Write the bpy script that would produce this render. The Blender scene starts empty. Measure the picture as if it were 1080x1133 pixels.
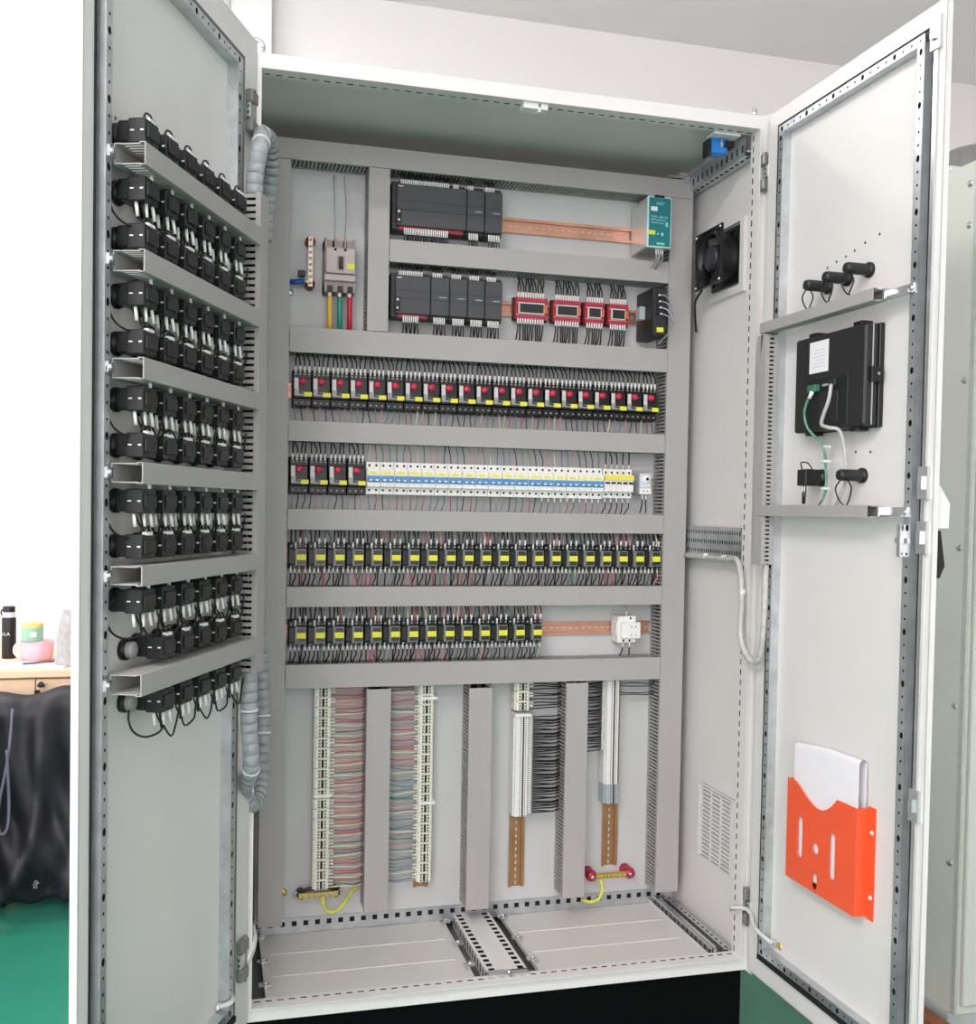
import bpy, math, random
from mathutils import Vector, Matrix
random.seed(7)
SC = bpy.context.scene
COL = SC.collection

# ------------------------------------------------------------------ camera
CAM = Vector((-0.671, -2.2572, 1.1742))
YAW, PITCH, ROLL = 0.26026, -0.0285, 0.01748
FPX, CYPX = 1152.6, 597.1
fw = Vector((math.sin(YAW)*math.cos(PITCH), math.cos(YAW)*math.cos(PITCH), math.sin(PITCH)))
rt = Vector((math.cos(YAW), -math.sin(YAW), 0))
up = rt.cross(fw)
r2 = rt*math.cos(ROLL) + up*math.sin(ROLL)
u2 = -rt*math.sin(ROLL) + up*math.cos(ROLL)
cd = bpy.data.cameras.new('camera')
cam = bpy.data.objects.new('camera', cd); COL.objects.link(cam)
cam.matrix_world = Matrix(((r2.x, u2.x, -fw.x, CAM.x), (r2.y, u2.y, -fw.y, CAM.y), (r2.z, u2.z, -fw.z, CAM.z), (0, 0, 0, 1)))
cd.sensor_fit = 'HORIZONTAL'; cd.sensor_width = 36.0
cd.lens = 36.0*FPX/1080.0
cd.shift_y = (CYPX-566.5)/1080.0
cd.clip_start = 0.05; cd.clip_end = 60
SC.camera = cam

# ------------------------------------------------------------------ world, light, exposure
W = bpy.data.worlds.new('daylight'); SC.world = W; W.use_nodes = True
bg = W.node_tree.nodes['Background']
bg.inputs[0].default_value = (1.0, 0.905, 0.95, 1); bg.inputs[1].default_value = 1.9
vs = SC.view_settings
vs.view_transform = 'Standard'; vs.look = 'None'; vs.gamma = 1.0; vs.use_curve_mapping = False
vs.exposure = 1.05
FILL_STRENGTH = 30.0
FILL_LAMPS = ((-1.8, -2.2), (-1.8, -4.0), (-1.7, 1.5))

# ------------------------------------------------------------------ materials
MATS = {}
def s2l(c):
    c = c/255.0
    return c/12.92 if c <= 0.04045 else ((c+0.055)/1.055)**2.4
def mat(name, rgb, rough=0.5, metal=0.0, noise=0.06, scale=40.0, bump=0.0, emit=None, alpha=None, spec=None, coat=0.0):
    if name in MATS: return MATS[name]
    m = bpy.data.materials.new(name); m.use_nodes = True
    nt = m.node_tree; b = nt.nodes['Principled BSDF']
    col = [s2l(c) for c in rgb]
    tc = nt.nodes.new('ShaderNodeTexCoord')
    nz = nt.nodes.new('ShaderNodeTexNoise'); nz.inputs['Scale'].default_value = scale; nz.inputs['Detail'].default_value = 3
    nt.links.new(tc.outputs['Object'], nz.inputs['Vector'])
    rp = nt.nodes.new('ShaderNodeValToRGB')
    rp.color_ramp.elements[0].position = 0.3; rp.color_ramp.elements[1].position = 0.7
    lo = [max(0, c*(1-noise)) for c in col]; hi = [min(1, c*(1+noise)) for c in col]
    rp.color_ramp.elements[0].color = (*lo, 1); rp.color_ramp.elements[1].color = (*hi, 1)
    nt.links.new(nz.outputs['Fac'], rp.inputs['Fac'])
    nt.links.new(rp.outputs['Color'], b.inputs['Base Color'])
    b.inputs['Roughness'].default_value = rough; b.inputs['Metallic'].default_value = metal
    if spec is not None: b.inputs['Specular IOR Level'].default_value = spec
    if coat: b.inputs['Coat Weight'].default_value = coat
    if bump:
        bp = nt.nodes.new('ShaderNodeBump'); bp.inputs['Strength'].default_value = bump; bp.inputs['Distance'].default_value = 0.002
        n2 = nt.nodes.new('ShaderNodeTexNoise'); n2.inputs['Scale'].default_value = scale*3
        nt.links.new(tc.outputs['Object'], n2.inputs['Vector'])
        nt.links.new(n2.outputs['Fac'], bp.inputs['Height']); nt.links.new(bp.outputs['Normal'], b.inputs['Normal'])
    if alpha is not None:
        b.inputs['Alpha'].default_value = alpha
    MATS[name] = m
    return m
paint   = mat('light grey powder paint', (226, 224, 221), 0.42, noise=0.02, scale=6, bump=0.03)
paintin = mat('grey plate paint', (197, 199, 198), 0.42, noise=0.02, scale=6)
galv    = mat('galvanised steel', (198, 203, 206), 0.32, metal=0.75, noise=0.12, scale=30)
zinc    = mat('bright zinc', (214, 217, 218), 0.25, metal=0.8, noise=0.06, scale=30)
gasketm = mat('black foam gasket', (22, 23, 25), 0.8)
ductm   = mat('grey duct plastic', (168, 165, 163), 0.5, noise=0.015, scale=12)
ductdk  = mat('grey slotted duct plastic', (164, 163, 161), 0.55, noise=0.02, scale=20)
blackp  = mat('black plastic', (15, 15, 17), 0.42, noise=0.15)
blackg  = mat('black green socket plastic', (14, 20, 19), 0.4, noise=0.2)
plcm    = mat('charcoal controller plastic', (66, 67, 70), 0.5, noise=0.04)
plcd    = mat('dark controller plastic', (38, 39, 42), 0.5, noise=0.08)
whitep  = mat('white plastic', (236, 236, 232), 0.4, noise=0.02)
cream   = mat('cream terminal plastic', (232, 232, 218), 0.45, noise=0.03)
greyt   = mat('grey terminal plastic', (176, 182, 186), 0.5, noise=0.04)
yellow  = mat('yellow label', (228, 224, 60), 0.5, noise=0.08, scale=300)
yellowp = mat('yellow breaker print', (238, 226, 90), 0.45, noise=0.05)
bluep   = mat('blue toggle plastic', (84, 150, 206), 0.4, noise=0.05)
redp    = mat('red button plastic', (200, 34, 66), 0.38, noise=0.06)
copper  = mat('copper toned rail', (212, 158, 132), 0.32, metal=0.6, noise=0.12, scale=14)
brassr  = mat('brass toned rail', (166, 128, 88), 0.38, metal=0.5, noise=0.15, scale=14)
brass   = mat('brass screw', (206, 182, 96), 0.35, metal=0.7)
steel   = mat('steel screw', (190, 192, 192), 0.3, metal=0.85)
dark    = mat('dark recess', (14, 14, 15), 0.8)  # near-black put in for the shade inside holes, slots and vents
wblack  = mat('black wire', (18, 18, 20), 0.45)
wred    = mat('red wire', (178, 80, 82), 0.45)
wpink   = mat('pink wire', (214, 150, 152), 0.45)
wgreen  = mat('green wire', (70, 120, 100), 0.45)
wteal   = mat('teal wire', (84, 130, 146), 0.45)
wblue   = mat('blue wire', (52, 96, 160), 0.45)
wbeige  = mat('beige wire', (222, 216, 176), 0.45)
wgrey   = mat('grey wire', (150, 152, 152), 0.45)
wyg     = mat('yellow green wire', (206, 214, 70), 0.45, noise=0.2, scale=120)
worange = mat('orange wire', (200, 110, 70), 0.45)
clearp  = mat('smoky clear plastic', (150, 154, 152), 0.25, noise=0.1, scale=120)
sleeve  = mat('grey spiral sleeve', (160, 166, 170), 0.35, noise=0.12, scale=60)
teal    = mat('teal supply front', (18, 118, 122), 0.4, noise=0.06, scale=60)
tealrim = mat('pale rim', (196, 226, 224), 0.4)
cyanpr  = mat('pale cyan print', (150, 216, 222), 0.5)
alu     = mat('aluminium housing', (216, 214, 210), 0.32, metal=0.6, noise=0.05)
redpcb  = mat('red board', (150, 26, 46), 0.45, noise=0.12)
orangep = mat('orange pocket plastic', (247, 92, 50), 0.4, noise=0.02, scale=8)
paper   = mat('white paper', (238, 236, 240), 0.7, noise=0.015)
taupe   = mat('taupe breaker plastic', (160, 148, 142), 0.5, noise=0.03)
taupel  = mat('light taupe breaker plastic', (186, 176, 170), 0.5, noise=0.03)
maroon  = mat('maroon insulator', (116, 28, 32), 0.4)
tinned  = mat('tinned bar', (232, 214, 200), 0.35, metal=0.3)
cgreen  = mat('green terminal plug', (60, 120, 90), 0.45)
floorm  = mat('green epoxy floor', (47, 130, 107), 0.22, noise=0.07, scale=3.0, bump=0.02)
wallm   = mat('white wall paint', (244, 242, 241), 0.8, noise=0.01, scale=3)
ceilm   = mat('ceiling paint', (234, 231, 231), 0.85, noise=0.012, scale=3)
plinthm = mat('black plinth paint', (4, 6, 7), 0.8, spec=0.1)
greycab = mat('grey green cabinet paint', (222, 226, 217), 0.45, noise=0.02, scale=5)
wood    = mat('pale wood laminate', (236, 208, 172), 0.5, noise=0.05, scale=9)
woodb   = mat('brown pallet wood', (150, 92, 60), 0.7, noise=0.2, scale=20)
jacketm = mat('black jacket fabric', (30, 30, 38), 0.55, noise=0.2, scale=14)
bagm    = mat('grey felt', (176, 174, 176), 0.9, noise=0.12, scale=60)
pinkm   = mat('pink ceramic', (240, 178, 186), 0.3, noise=0.08, scale=30)
mintm   = mat('mint tin', (150, 206, 176), 0.35, noise=0.08, scale=30)
goldm   = mat('gold lid', (222, 208, 120), 0.35)
ringm   = mat('chrome ring', (226, 226, 228), 0.2, metal=0.9)

# ------------------------------------------------------------------ mesh helpers
class MB:
    def __init__(s): s.v = []; s.f = []; s.m = []; s.s = []
    def face(s, idx, m=0, sm=False): s.f.append(tuple(idx)); s.m.append(m); s.s.append(sm)
    def box(s, x0, x1, y0, y1, z0, z1, m=0):
        b = len(s.v)
        s.v += [(x0,y0,z0),(x1,y0,z0),(x1,y1,z0),(x0,y1,z0),(x0,y0,z1),(x1,y0,z1),(x1,y1,z1),(x0,y1,z1)]
        for q in ((0,3,2,1),(4,5,6,7),(0,1,5,4),(1,2,6,5),(2,3,7,6),(3,0,4,7)): s.face([b+i for i in q], m)
        return s
    def cbox(s, x0, x1, y0, y1, z0, z1, c, m=0):
        b = len(s.v); X = (x0, x1); Y = (y0, y1); Z = (z0, z1)
        def vid(i, j, k, a): return b + ((i*2+j)*2+k)*3 + a
        for i in (0, 1):
            for j in (0, 1):
                for k in (0, 1):
                    sx, sy, sz = (1, -1)[i]*c, (1, -1)[j]*c, (1, -1)[k]*c
                    s.v += [(X[i], Y[j]+sy, Z[k]+sz), (X[i]+sx, Y[j], Z[k]+sz), (X[i]+sx, Y[j]+sy, Z[k])]
        for i in (0, 1):
            q = [vid(i,0,0,0), vid(i,1,0,0), vid(i,1,1,0), vid(i,0,1,0)]; s.face(q if i else q[::-1], m)
            q = [vid(0,i,0,1), vid(1,i,0,1), vid(1,i,1,1), vid(0,i,1,1)]; s.face(q[::-1] if i else q, m)
            q = [vid(0,0,i,2), vid(1,0,i,2), vid(1,1,i,2), vid(0,1,i,2)]; s.face(q if i else q[::-1], m)
        for i in (0, 1):
            for j in (0, 1):
                q = [vid(i,j,0,0), vid(i,j,1,0), vid(i,j,1,1), vid(i,j,0,1)]; s.face(q, m)
                q = [vid(i,0,j,0), vid(i,1,j,0), vid(i,1,j,2), vid(i,0,j,2)]; s.face(q, m)
                q = [vid(0,i,j,1), vid(1,i,j,1), vid(1,i,j,2), vid(0,i,j,2)]; s.face(q, m)
                for k in (0, 1): s.face([vid(i,j,k,0), vid(i,j,k,1), vid(i,j,k,2)], m)
        return s
    def quad(s, a, b_, c, d, m=0):
        b = len(s.v); s.v += [tuple(a), tuple(b_), tuple(c), tuple(d)]; s.face((b, b+1, b+2, b+3), m); return s
    def tube(s, pts, r, n=6, m=0, cap=True, sm=True):
        P = [Vector(p) for p in pts]; b = len(s.v); L = len(P)
        rr = r if isinstance(r, (list, tuple)) else [r]*L
        t0 = (P[1]-P[0]).normalized()
        a = Vector((0, 0, 1)) if abs(t0.z) < 0.9 else Vector((1, 0, 0))
        nrm = t0.cross(a).normalized()
        for i in range(L):
            t = (P[min(i+1, L-1)]-P[max(i-1, 0)])
            t = t.normalized() if t.length > 1e-9 else t0
            nrm = (nrm - t*nrm.dot(t)).normalized(); bn = t.cross(nrm)
            for k in range(n):
                th = 2*math.pi*k/n
                q = P[i] + (nrm*math.cos(th)+bn*math.sin(th))*rr[i]; s.v.append(tuple(q))
        for i in range(L-1):
            mm = m[i] if isinstance(m, (list, tuple)) else m
            for k in range(n):
                k2 = (k+1) % n
                s.face((b+i*n+k, b+i*n+k2, b+(i+1)*n+k2, b+(i+1)*n+k), mm, sm)
        if cap:
            m0 = m[0] if isinstance(m, (list, tuple)) else m; m1 = m[-1] if isinstance(m, (list, tuple)) else m
            s.face([b+k for k in range(n)][::-1], m0); s.face([b+(L-1)*n+k for k in range(n)], m1)
        return s
    def cyl(s, p0, p1, r, n=12, m=0, r1=None): return s.tube([p0, p1], [r, r if r1 is None else r1], n, m)
    def lathe(s, c, prof, n=20, m=0, axis='z'):
        b = len(s.v); c = Vector(c)
        for (r, h) in prof:
            for k in range(n):
                th = 2*math.pi*k/n; x, y = r*math.cos(th), r*math.sin(th)
                q = Vector((x, y, h)) if axis == 'z' else (Vector((x, h, y)) if axis == 'y' else Vector((h, x, y)))
                s.v.append(tuple(c+q))
        for i in range(len(prof)-1):
            mm = m[i] if isinstance(m, (list, tuple)) else m
            for k in range(n):
                k2 = (k+1) % n; s.face((b+i*n+k, b+i*n+k2, b+(i+1)*n+k2, b+(i+1)*n+k), mm, True)
        return s
    def holed(s, O, U, V, N, n, pitch, wid, hole, th=0.003, m=0, md=None):
        """strip of n cells along U; hole(i) -> (half length, half width, centre along V) or None; holes cut through, or sunk with walls and floor coloured md"""
        O, U, V, N = Vector(O), Vector(U), Vector(V), Vector(N)
        for i in range(n):
            h = hole(i); a0, a1 = i*pitch, (i+1)*pitch; am = (a0+a1)/2
            if h is None:
                s.quad(O+U*a0, O+U*a1, O+U*a1+V*wid, O+U*a0+V*wid, m); continue
            hl, hw, cv = h[:3]; rnd = len(h) > 3
            k = 0.7 if rnd else 1.0
            out = [(a0,0),(am,0),(a1,0),(a1,cv),(a1,wid),(am,wid),(a0,wid),(a0,cv)]
            inn = [(am-hl*k,cv-hw*k),(am,cv-hw),(am+hl*k,cv-hw*k),(am+hl,cv),(am+hl*k,cv+hw*k),(am,cv+hw),(am-hl*k,cv+hw*k),(am-hl,cv)]
            b = len(s.v)
            for (x, y) in out: s.v.append(tuple(O+U*x+V*y))
            for (x, y) in inn: s.v.append(tuple(O+U*x+V*y))
            for (x, y) in inn: s.v.append(tuple(O+U*x+V*y-N*th))
            for j in range(8):
                j2 = (j+1) % 8
                s.face((b+j, b+j2, b+8+j2, b+8+j), m); s.face((b+8+j, b+8+j2, b+16+j2, b+16+j), m if md is None else md)
            if md is not None: s.face([b+16+j for j in range(8)], md)  # a dark md paints in the darkness inside the hole
        return s
    def mesh(s, name, mats):
        me = bpy.data.meshes.new(name); me.from_pydata(s.v, [], s.f)
        for mm in mats: me.materials.append(mm)
        me.polygons.foreach_set('material_index', s.m); me.polygons.foreach_set('use_smooth', s.s)
        me.update(); return me
    def build(s, name, mats, parent=None, loc=None, rot=None):
        if not isinstance(mats, (list, tuple)): mats = [mats]
        return inst(name, s.mesh(name, mats), parent, loc, rot)
def inst(name, me, parent=None, loc=None, rot=None):
    o = bpy.data.objects.new(name, me); COL.objects.link(o)
    if parent is not None: o.parent = parent
    if loc is not None: o.location = loc
    if rot is not None: o.rotation_euler = rot
    return o
def tag(o, label=None, cat=None, group=None, kind=None):
    if label: o['label'] = label
    if cat: o['category'] = cat
    if group: o['group'] = group
    if kind: o['kind'] = kind
    return o
def thing(name, label, cat, loc=(0, 0, 0), rot=(0, 0, 0), group=None):
    o = bpy.data.objects.new(name, None); COL.objects.link(o); o.empty_display_size = 0.02
    o.location = loc; o.rotation_euler = rot
    return tag(o, label, cat, group)
def struct(name, mb, mats):
    return tag(mb.build(name, mats), kind='structure')
def arc(p0, p1, sag, n=8, dirn=(0, 0, -1)):
    p0, p1, d = Vector(p0), Vector(p1), Vector(dirn)
    return [p0.lerp(p1, i/n)+d*(sag*4*(i/n)*(1-i/n)) for i in range(n+1)]
def smooth(pts, k=5):
    P = [Vector(p) for p in pts]; P = [P[0]]+P+[P[-1]]; out = []
    for i in range(1, len(P)-2):
        for j in range(k):
            t = j/k; a, b, c, d = P[i-1], P[i], P[i+1], P[i+2]
            out.append(0.5*((2*b)+(c-a)*t+(2*a-5*b+4*c-d)*t*t+(3*b-a-3*c+d)*t**3))
    out.append(P[-2]); return out
def text_mesh(body, size, material, ext=0.0002):
    cu = bpy.data.curves.new('lettering', 'FONT'); cu.body = body; cu.size = size; cu.extrude = ext
    cu.align_x = 'LEFT'; cu.resolution_u = 2
    t = bpy.data.objects.new('lettering', cu); COL.objects.link(t)
    bpy.context.view_layer.update()
    me = bpy.data.meshes.new_from_object(t.evaluated_get(bpy.context.evaluated_depsgraph_get()))
    bpy.data.objects.remove(t); bpy.data.curves.remove(cu)
    me.materials.clear(); me.materials.append(material); return me
_ones = 'zeroth first second third fourth fifth sixth seventh eighth ninth tenth eleventh twelfth thirteenth fourteenth fifteenth sixteenth seventeenth eighteenth nineteenth'.split()
_tens = {20: 'twenty', 30: 'thirty', 40: 'forty', 50: 'fifty'}
def nth(i):
    if i < 20: return _ones[i]
    t_ = i//10*10
    return (_tens[t_][:-1]+'ieth') if i == t_ else _tens[t_]+'-'+_ones[i-t_]
RX = (math.pi/2, 0, 0)     # text lying in xz plane facing -y

# ------------------------------------------------------------------ room
GZ = -0.123; WY = 2.1; CZ = 3.28
struct('floor', MB().box(-4, 5, -6, WY, GZ-0.05, GZ), floorm)
struct('wall_back', MB().box(-4, 5, WY, WY+0.1, GZ, CZ), wallm)
struct('ceiling', MB().box(-4, 5, -6, WY+0.1, CZ, CZ+0.1), ceilm)
struct('wall_right', MB().box(3.0, 3.1, -6, WY, GZ, CZ), wallm)
struct('wall_front', MB().box(0.4, 3.0, -6.1, -6, GZ, CZ), wallm)  # unseen wall closing only the right part, so light comes from front-left
# left wall with a wide window opening and a window frame in it
struct('wall_left', MB().box(-4.1, -4, -6, WY, GZ, 0.75).box(-4.1, -4, -6, WY, 2.75, CZ).box(-4.1, -4, 1.5, WY, 0.75, 2.75).box(-4.1, -4, -6, -5.6, 0.75, 2.75), wallm)
wf = MB()
for y in (-5.6, -3.83, -2.06, -0.29, 1.46): wf.box(-4.07, -4.03, y, y+0.05, 0.75, 2.75)
wf.box(-4.07, -4.03, -5.6, 1.5, 0.75, 0.80).box(-4.07, -4.03, -5.6, 1.5, 2.70, 2.75)
struct('window_1', wf, whitep)
struct('trim_1', MB().box(-4, -0.455, WY-0.04, WY, 2.92, CZ), wallm)
struct('trim_2', MB().box(-0.50, -0.455, WY-0.05, WY, GZ, CZ), wallm)
pc = thing('wall_conduit', 'white plastic conduit running up the back wall', 'conduit', (-0.63, WY-0.03, 2.0))
MB().cyl((0, 0, 0), (0, 0, CZ-2.0), 0.02, 12).build('pipe', whitep, pc)
MB().box(-0.03, 0.03, -0.022, 0.03, 0.9, 0.92).build('clip', whitep, pc)

# added fill lamps, unseen: two brighten the interior, the rear one the back wall
lamp_body = MB().cbox(-0.62, 0.62, -0.16, 0.16, 0.0, 0.06, 0.01).mesh('housing', [whitep])
lm_ = bpy.data.materials.new('lit fill diffuser'); lm_.use_nodes = True
lb_ = lm_.node_tree.nodes['Principled BSDF']; lb_.inputs['Base Color'].default_value = (0.9, 0.9, 0.9, 1)
lb_.inputs['Emission Color'].default_value = (1.0, 0.925, 0.945, 1); lb_.inputs['Emission Strength'].default_value = FILL_STRENGTH
lamp_diff = MB().box(-0.60, 0.60, -0.14, 0.14, -0.006, 0.0).mesh('diffuser', [lm_])
for (x, y) in FILL_LAMPS:
    t = thing('fill_lamp', 'unseen added linear lamp with lit fill diffuser', 'lamp', (x, y, CZ-0.06), group='added fill lamps')
    inst('housing', lamp_body, t); inst('diffuser', lamp_diff, t)
    if y > 0: t.scale = (0.6, 1, 1)

# ------------------------------------------------------------------ cabinet
OX, OZ0, OZ1 = 0.5775, 0.099, 2.0865        # front opening
EX, EZ0, EZ1 = 0.600, 0.066, 2.122          # outside
DB = 0.50
cab = thing('electrical_cabinet', 'tall light grey double door electrical cabinet standing open on a black plinth', 'cabinet', (0, 0, GZ))
def C(mb, name, m, label=None):
    o = mb.build(name, m, cab, (0, 0, -GZ))
    if label: o['label'] = label
    return o
C(MB().box(-0.592, 0.592, 0.012, DB-0.01, GZ, EZ0), 'plinth', plinthm, 'black plinth')
C(MB().box(EX-0.0035, EX, 0.02, DB, EZ0, EZ1), 'side_panel', paint)
C(MB().box(-EX, -EX+0.0035, 0.02, DB, EZ0, EZ1), 'side_panel', paint)
C(MB().box(-EX+0.0035, EX-0.0035, DB-0.004, DB, EZ0, EZ1), 'back_panel', paint)
C(MB().box(-EX+0.0035, EX-0.0035, 0.02, DB-0.004, EZ1-0.006, EZ1), 'roof_panel', paint)
# front frame: face bars, returns with slots, raised sealing lip
fr = MB()
fr.box(-EX, EX, 0, 0.003, OZ1+0.0005, EZ1).box(-EX, EX, 0, 0.003, EZ0, OZ0-0.0005)
fr.box(-EX, -OX-0.0005, 0, 0.003, OZ0-0.0005, OZ1+0.0005).box(OX+0.0005, EX, 0, 0.003, OZ0-0.0005, OZ1+0.0005)
fr.box(-EX, -EX+0.003, 0.003, 0.02, EZ0, EZ1).box(EX-0.003, EX, 0.003, 0.02, EZ0, EZ1).box(-EX+0.003, EX-0.003, 0.003, 0.02, EZ1-0.003, EZ1).box(-EX+0.003, EX-0.003, 0.003, 0.02, EZ0, EZ0+0.003)
C(fr, 'front_frame', paint)
for sx, yy in ((-1, -0.020), (1, -0.0285)):
    a, b_ = sorted((sx*0.5965, sx*0.600)); C(MB().box(a, b_, yy, 0, EZ0, EZ1), 'frame_gutter', paint)
lp = MB(); ly = -0.011
lp.box(-OX-0.002, OX+0.002, ly, 0, OZ1, OZ1+0.002).box(-OX-0.002, OX+0.002, ly, 0, OZ0-0.002, OZ0)
lp.box(-OX-0.002, -OX, ly, 0, OZ0, OZ1).box(OX, OX+0.002, ly, 0, OZ0, OZ1)
C(lp, 'sealing_lip', paint)
slot = lambda i: (0.0068, 0.0024, 0.022)
n = int((OZ1-OZ0)/0.025)
pz = (OZ1-OZ0)/n
for sx in (1, -1):
    p = MB(); x = sx*OX
    p.holed((x, 0.0, OZ0), (0, 0, 1), (0, 1, 0), (-sx, 0, 0), n, pz, 0.032, slot, 0.004, 0, 1)
    p.box(min(x, sx*(EX-0.004)), max(x, sx*(EX-0.004)), 0.032, 0.034, OZ0, OZ1)
    C(p, 'frame_post', [paint, dark])
n = int(2*OX/0.025); px = 2*OX/n
p = MB().holed((-OX, 0, OZ1), (1, 0, 0), (0, 1, 0), (0, 0, -1), n, px, 0.034, lambda i: (0.0068, 0.0026, 0.021), 0.004, 0, 1)
p.box(-OX, OX, 0.034, 0.036, OZ1, EZ1-0.006); C(p, 'frame_header', [paint, dark])
p = MB().holed((-OX, 0, OZ0), (1, 0, 0), (0, 1, 0), (0, 0, 1), n, px, 0.034, lambda i: (0.0068, 0.0026, 0.021), 0.004, 0, 1)
p.box(-OX, OX, 0.034, 0.036, EZ0, OZ0); C(p, 'frame_sill', [paint, dark])
# mounting plate and the rails that carry it
PY = 0.40
C(MB().box(-0.556, 0.574, PY, PY+0.0025, 0.128, 2.075), 'mounting_plate', paintin)
n = 38; px = 1.12/n
p = MB().holed((-0.56, PY-0.004, 0.0865), (1, 0, 0), (0, 0, 1), (0, -1, 0), n, px, 0.040, lambda i: (0.0062, 0.0062, 0.028) if i % 1 == 0 else None, 0.004, 0, 1)
p.box(-0.56, 0.56, PY-0.0035, PY+0.02, 0.1265, 0.129); C(p, 'rear_floor_rail', [galv, dark])
for sx in (-1, 1):
    C(MB().box(sx*0.585-0.012, sx*0.585+0.012, PY+0.02, DB-0.005, EZ0, EZ1-0.006), 'rear_post', paint)
def depth_rail(x0, x1, z0, z1, y0, y1, name, topholes, sideholes, m=galv):
    p = MB(); n = int((y1-y0)/0.025); pp = (y1-y0)/n
    p.box(x0, x1, y0, y1, z0, z1-0.0045)
    p.holed((x0, y0, z1), (0, 1, 0), (1, 0, 0), (0, 0, 1), n, pp, x1-x0, topholes, 0.004, 0, 1)
    p.holed((x0-0.0045, y0, z0), (0, 1, 0), (0, 0, 1), (-1, 0, 0), n, pp, z1-z0, sideholes, 0.004, 0, 1)
    return C(p, name, [m, dark])
# beams along the depth: two at the right floor edge, one across the middle, one under the roof
FZ = 0.098
depth_rail(0.533, 0.541, FZ-0.02, FZ+0.012, 0.04, PY-0.006, 'floor_depth_rail', lambda i: None, lambda i: (0.003, 0.006, 0.018), zinc)
depth_rail(0.563, 0.580, FZ-0.02, FZ+0.004, 0.04, PY-0.006, 'floor_depth_rail', lambda i: (0.006, 0.0025, 0.009), lambda i: (0.003, 0.006, 0.014), zinc)
b = MB(); n = 14; pp = (PY-0.045)/n
for (x0, cv) in ((-0.043, 0.012), (0.026, 0.016)):
    b.holed((x0, 0.04, FZ+0.006), (0, 1, 0), (1, 0, 0), (0, 0, 1), n, pp, 0.028, lambda i: (0.0072, 0.0072, 0.014), 0.004, 0, 1)
b.quad((-0.015, 0.04, FZ+0.006), (0.026, 0.04, FZ+0.006), (0.026, 0.04+n*pp, FZ+0.006), (-0.015, 0.04+n*pp, FZ+0.006))
b.holed((-0.043, 0.04, FZ-0.03), (0, 1, 0), (0, 0, 1), (-1, 0, 0), n, pp, 0.036, lambda i: (0.0045, 0.010, 0.02), 0.004, 0, 1)
b.quad((0.054, 0.04, FZ-0.03), (0.054, 0.04+n*pp, FZ-0.03), (0.054, 0.04+n*pp, FZ+0.006), (0.054, 0.04, FZ+0.006))
C(b, 'floor_centre_beam', [paint, dark])
C(MB().box(-0.043, 0.0, 0.02, 0.045, FZ+0.001, FZ+0.008).box(0.012, 0.054, 0.02, 0.045, FZ+0.001, FZ+0.006).cyl((0.006, 0.03, FZ), (0.006, 0.03, FZ+0.012), 0.005, 8), 'beam_bracket', galv)
ur = MB(); n = 14; pp = 0.37/n
ur.box(0.565, 0.595, 0.03, 0.40, 2.045, 2.049)
ur.holed((0.560, 0.03, 2.035), (0, 1, 0), (0, 0, 1), (-1, 0, 0), n, pp, 0.045, lambda i: (0.0035, 0.0085, 0.02), 0.004, 0, 1)
ur.holed((0.560, 0.03, 2.035), (0, 1, 0), (1, 0, 0), (0, 0, -1), n, pp, 0.032, lambda i: (0.0075, 0.0035, 0.014), 0.004, 0, 1)
C(ur, 'roof_depth_rail', [galv, dark])
C(MB().box(0.50, 0.565, 0.335, 0.40, 2.072, 2.078).box(0.535, 0.56, 0.33, 0.38, 2.05, 2.075).box(0.495, 0.525, 0.33, 0.36, 2.068, 2.074).cyl((0.545, 0.325, 2.06), (0.545, 0.315, 2.06), 0.007, 8), 'corner_bracket', zinc)
C(MB().box(-0.005, 0.03, 0.0, 0.03, OZ1-0.012, OZ1).box(0.036, 0.052, 0.0, 0.03, OZ1-0.012, OZ1).box(0.03, 0.036, 0.004, 0.02, OZ1-0.017, OZ1-0.006), 'header_catch', whitep)
# gland plates with folded seams and clamps
for (x0, x1, cl, cr) in ((-0.545, -0.072, True, True), (0.083, 0.520, True, False)):
    gp = MB().box(x0, x1, 0.038, PY-0.006, FZ-0.012, FZ-0.008)
    for y in (0.155, 0.275): gp.box(x0+0.02, x1-0.02, y, y+0.003, FZ-0.008, FZ-0.0062)
    gp.box(x0, x0+0.003, 0.038, PY-0.006, FZ-0.008, FZ-0.001).box(x1-0.003, x1, 0.038, PY-0.006, FZ-0.008, FZ-0.001)
    g = C(gp, 'gland_plate', mat('gland plate grey', (214, 212, 207), 0.38, noise=0.02, scale=6))
    for xe, use, d in ((x0, cl, 1), (x1, cr, -1)):
        if not use: continue
        for y in (0.10, 0.225, 0.365):
            q = MB().box(xe-0.012, xe+0.014, y-0.008, y+0.008, FZ-0.001, FZ+0.003).box(xe+d*0.002-0.0, xe+d*0.002+0.004, y-0.008, y+0.008, FZ-0.008, FZ-0.001)
            q.cyl((xe+0.003, y, FZ+0.003), (xe+0.003, y, FZ+0.008), 0.005, 8)
            q.build('plate_clamp', zinc, g)
C(MB().box(-EX+0.004, EX-0.004, 0.036, DB-0.005, EZ0, EZ0+0.004), 'base_pan', mat('dark pan paint', (92, 94, 94), 0.5))
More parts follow.
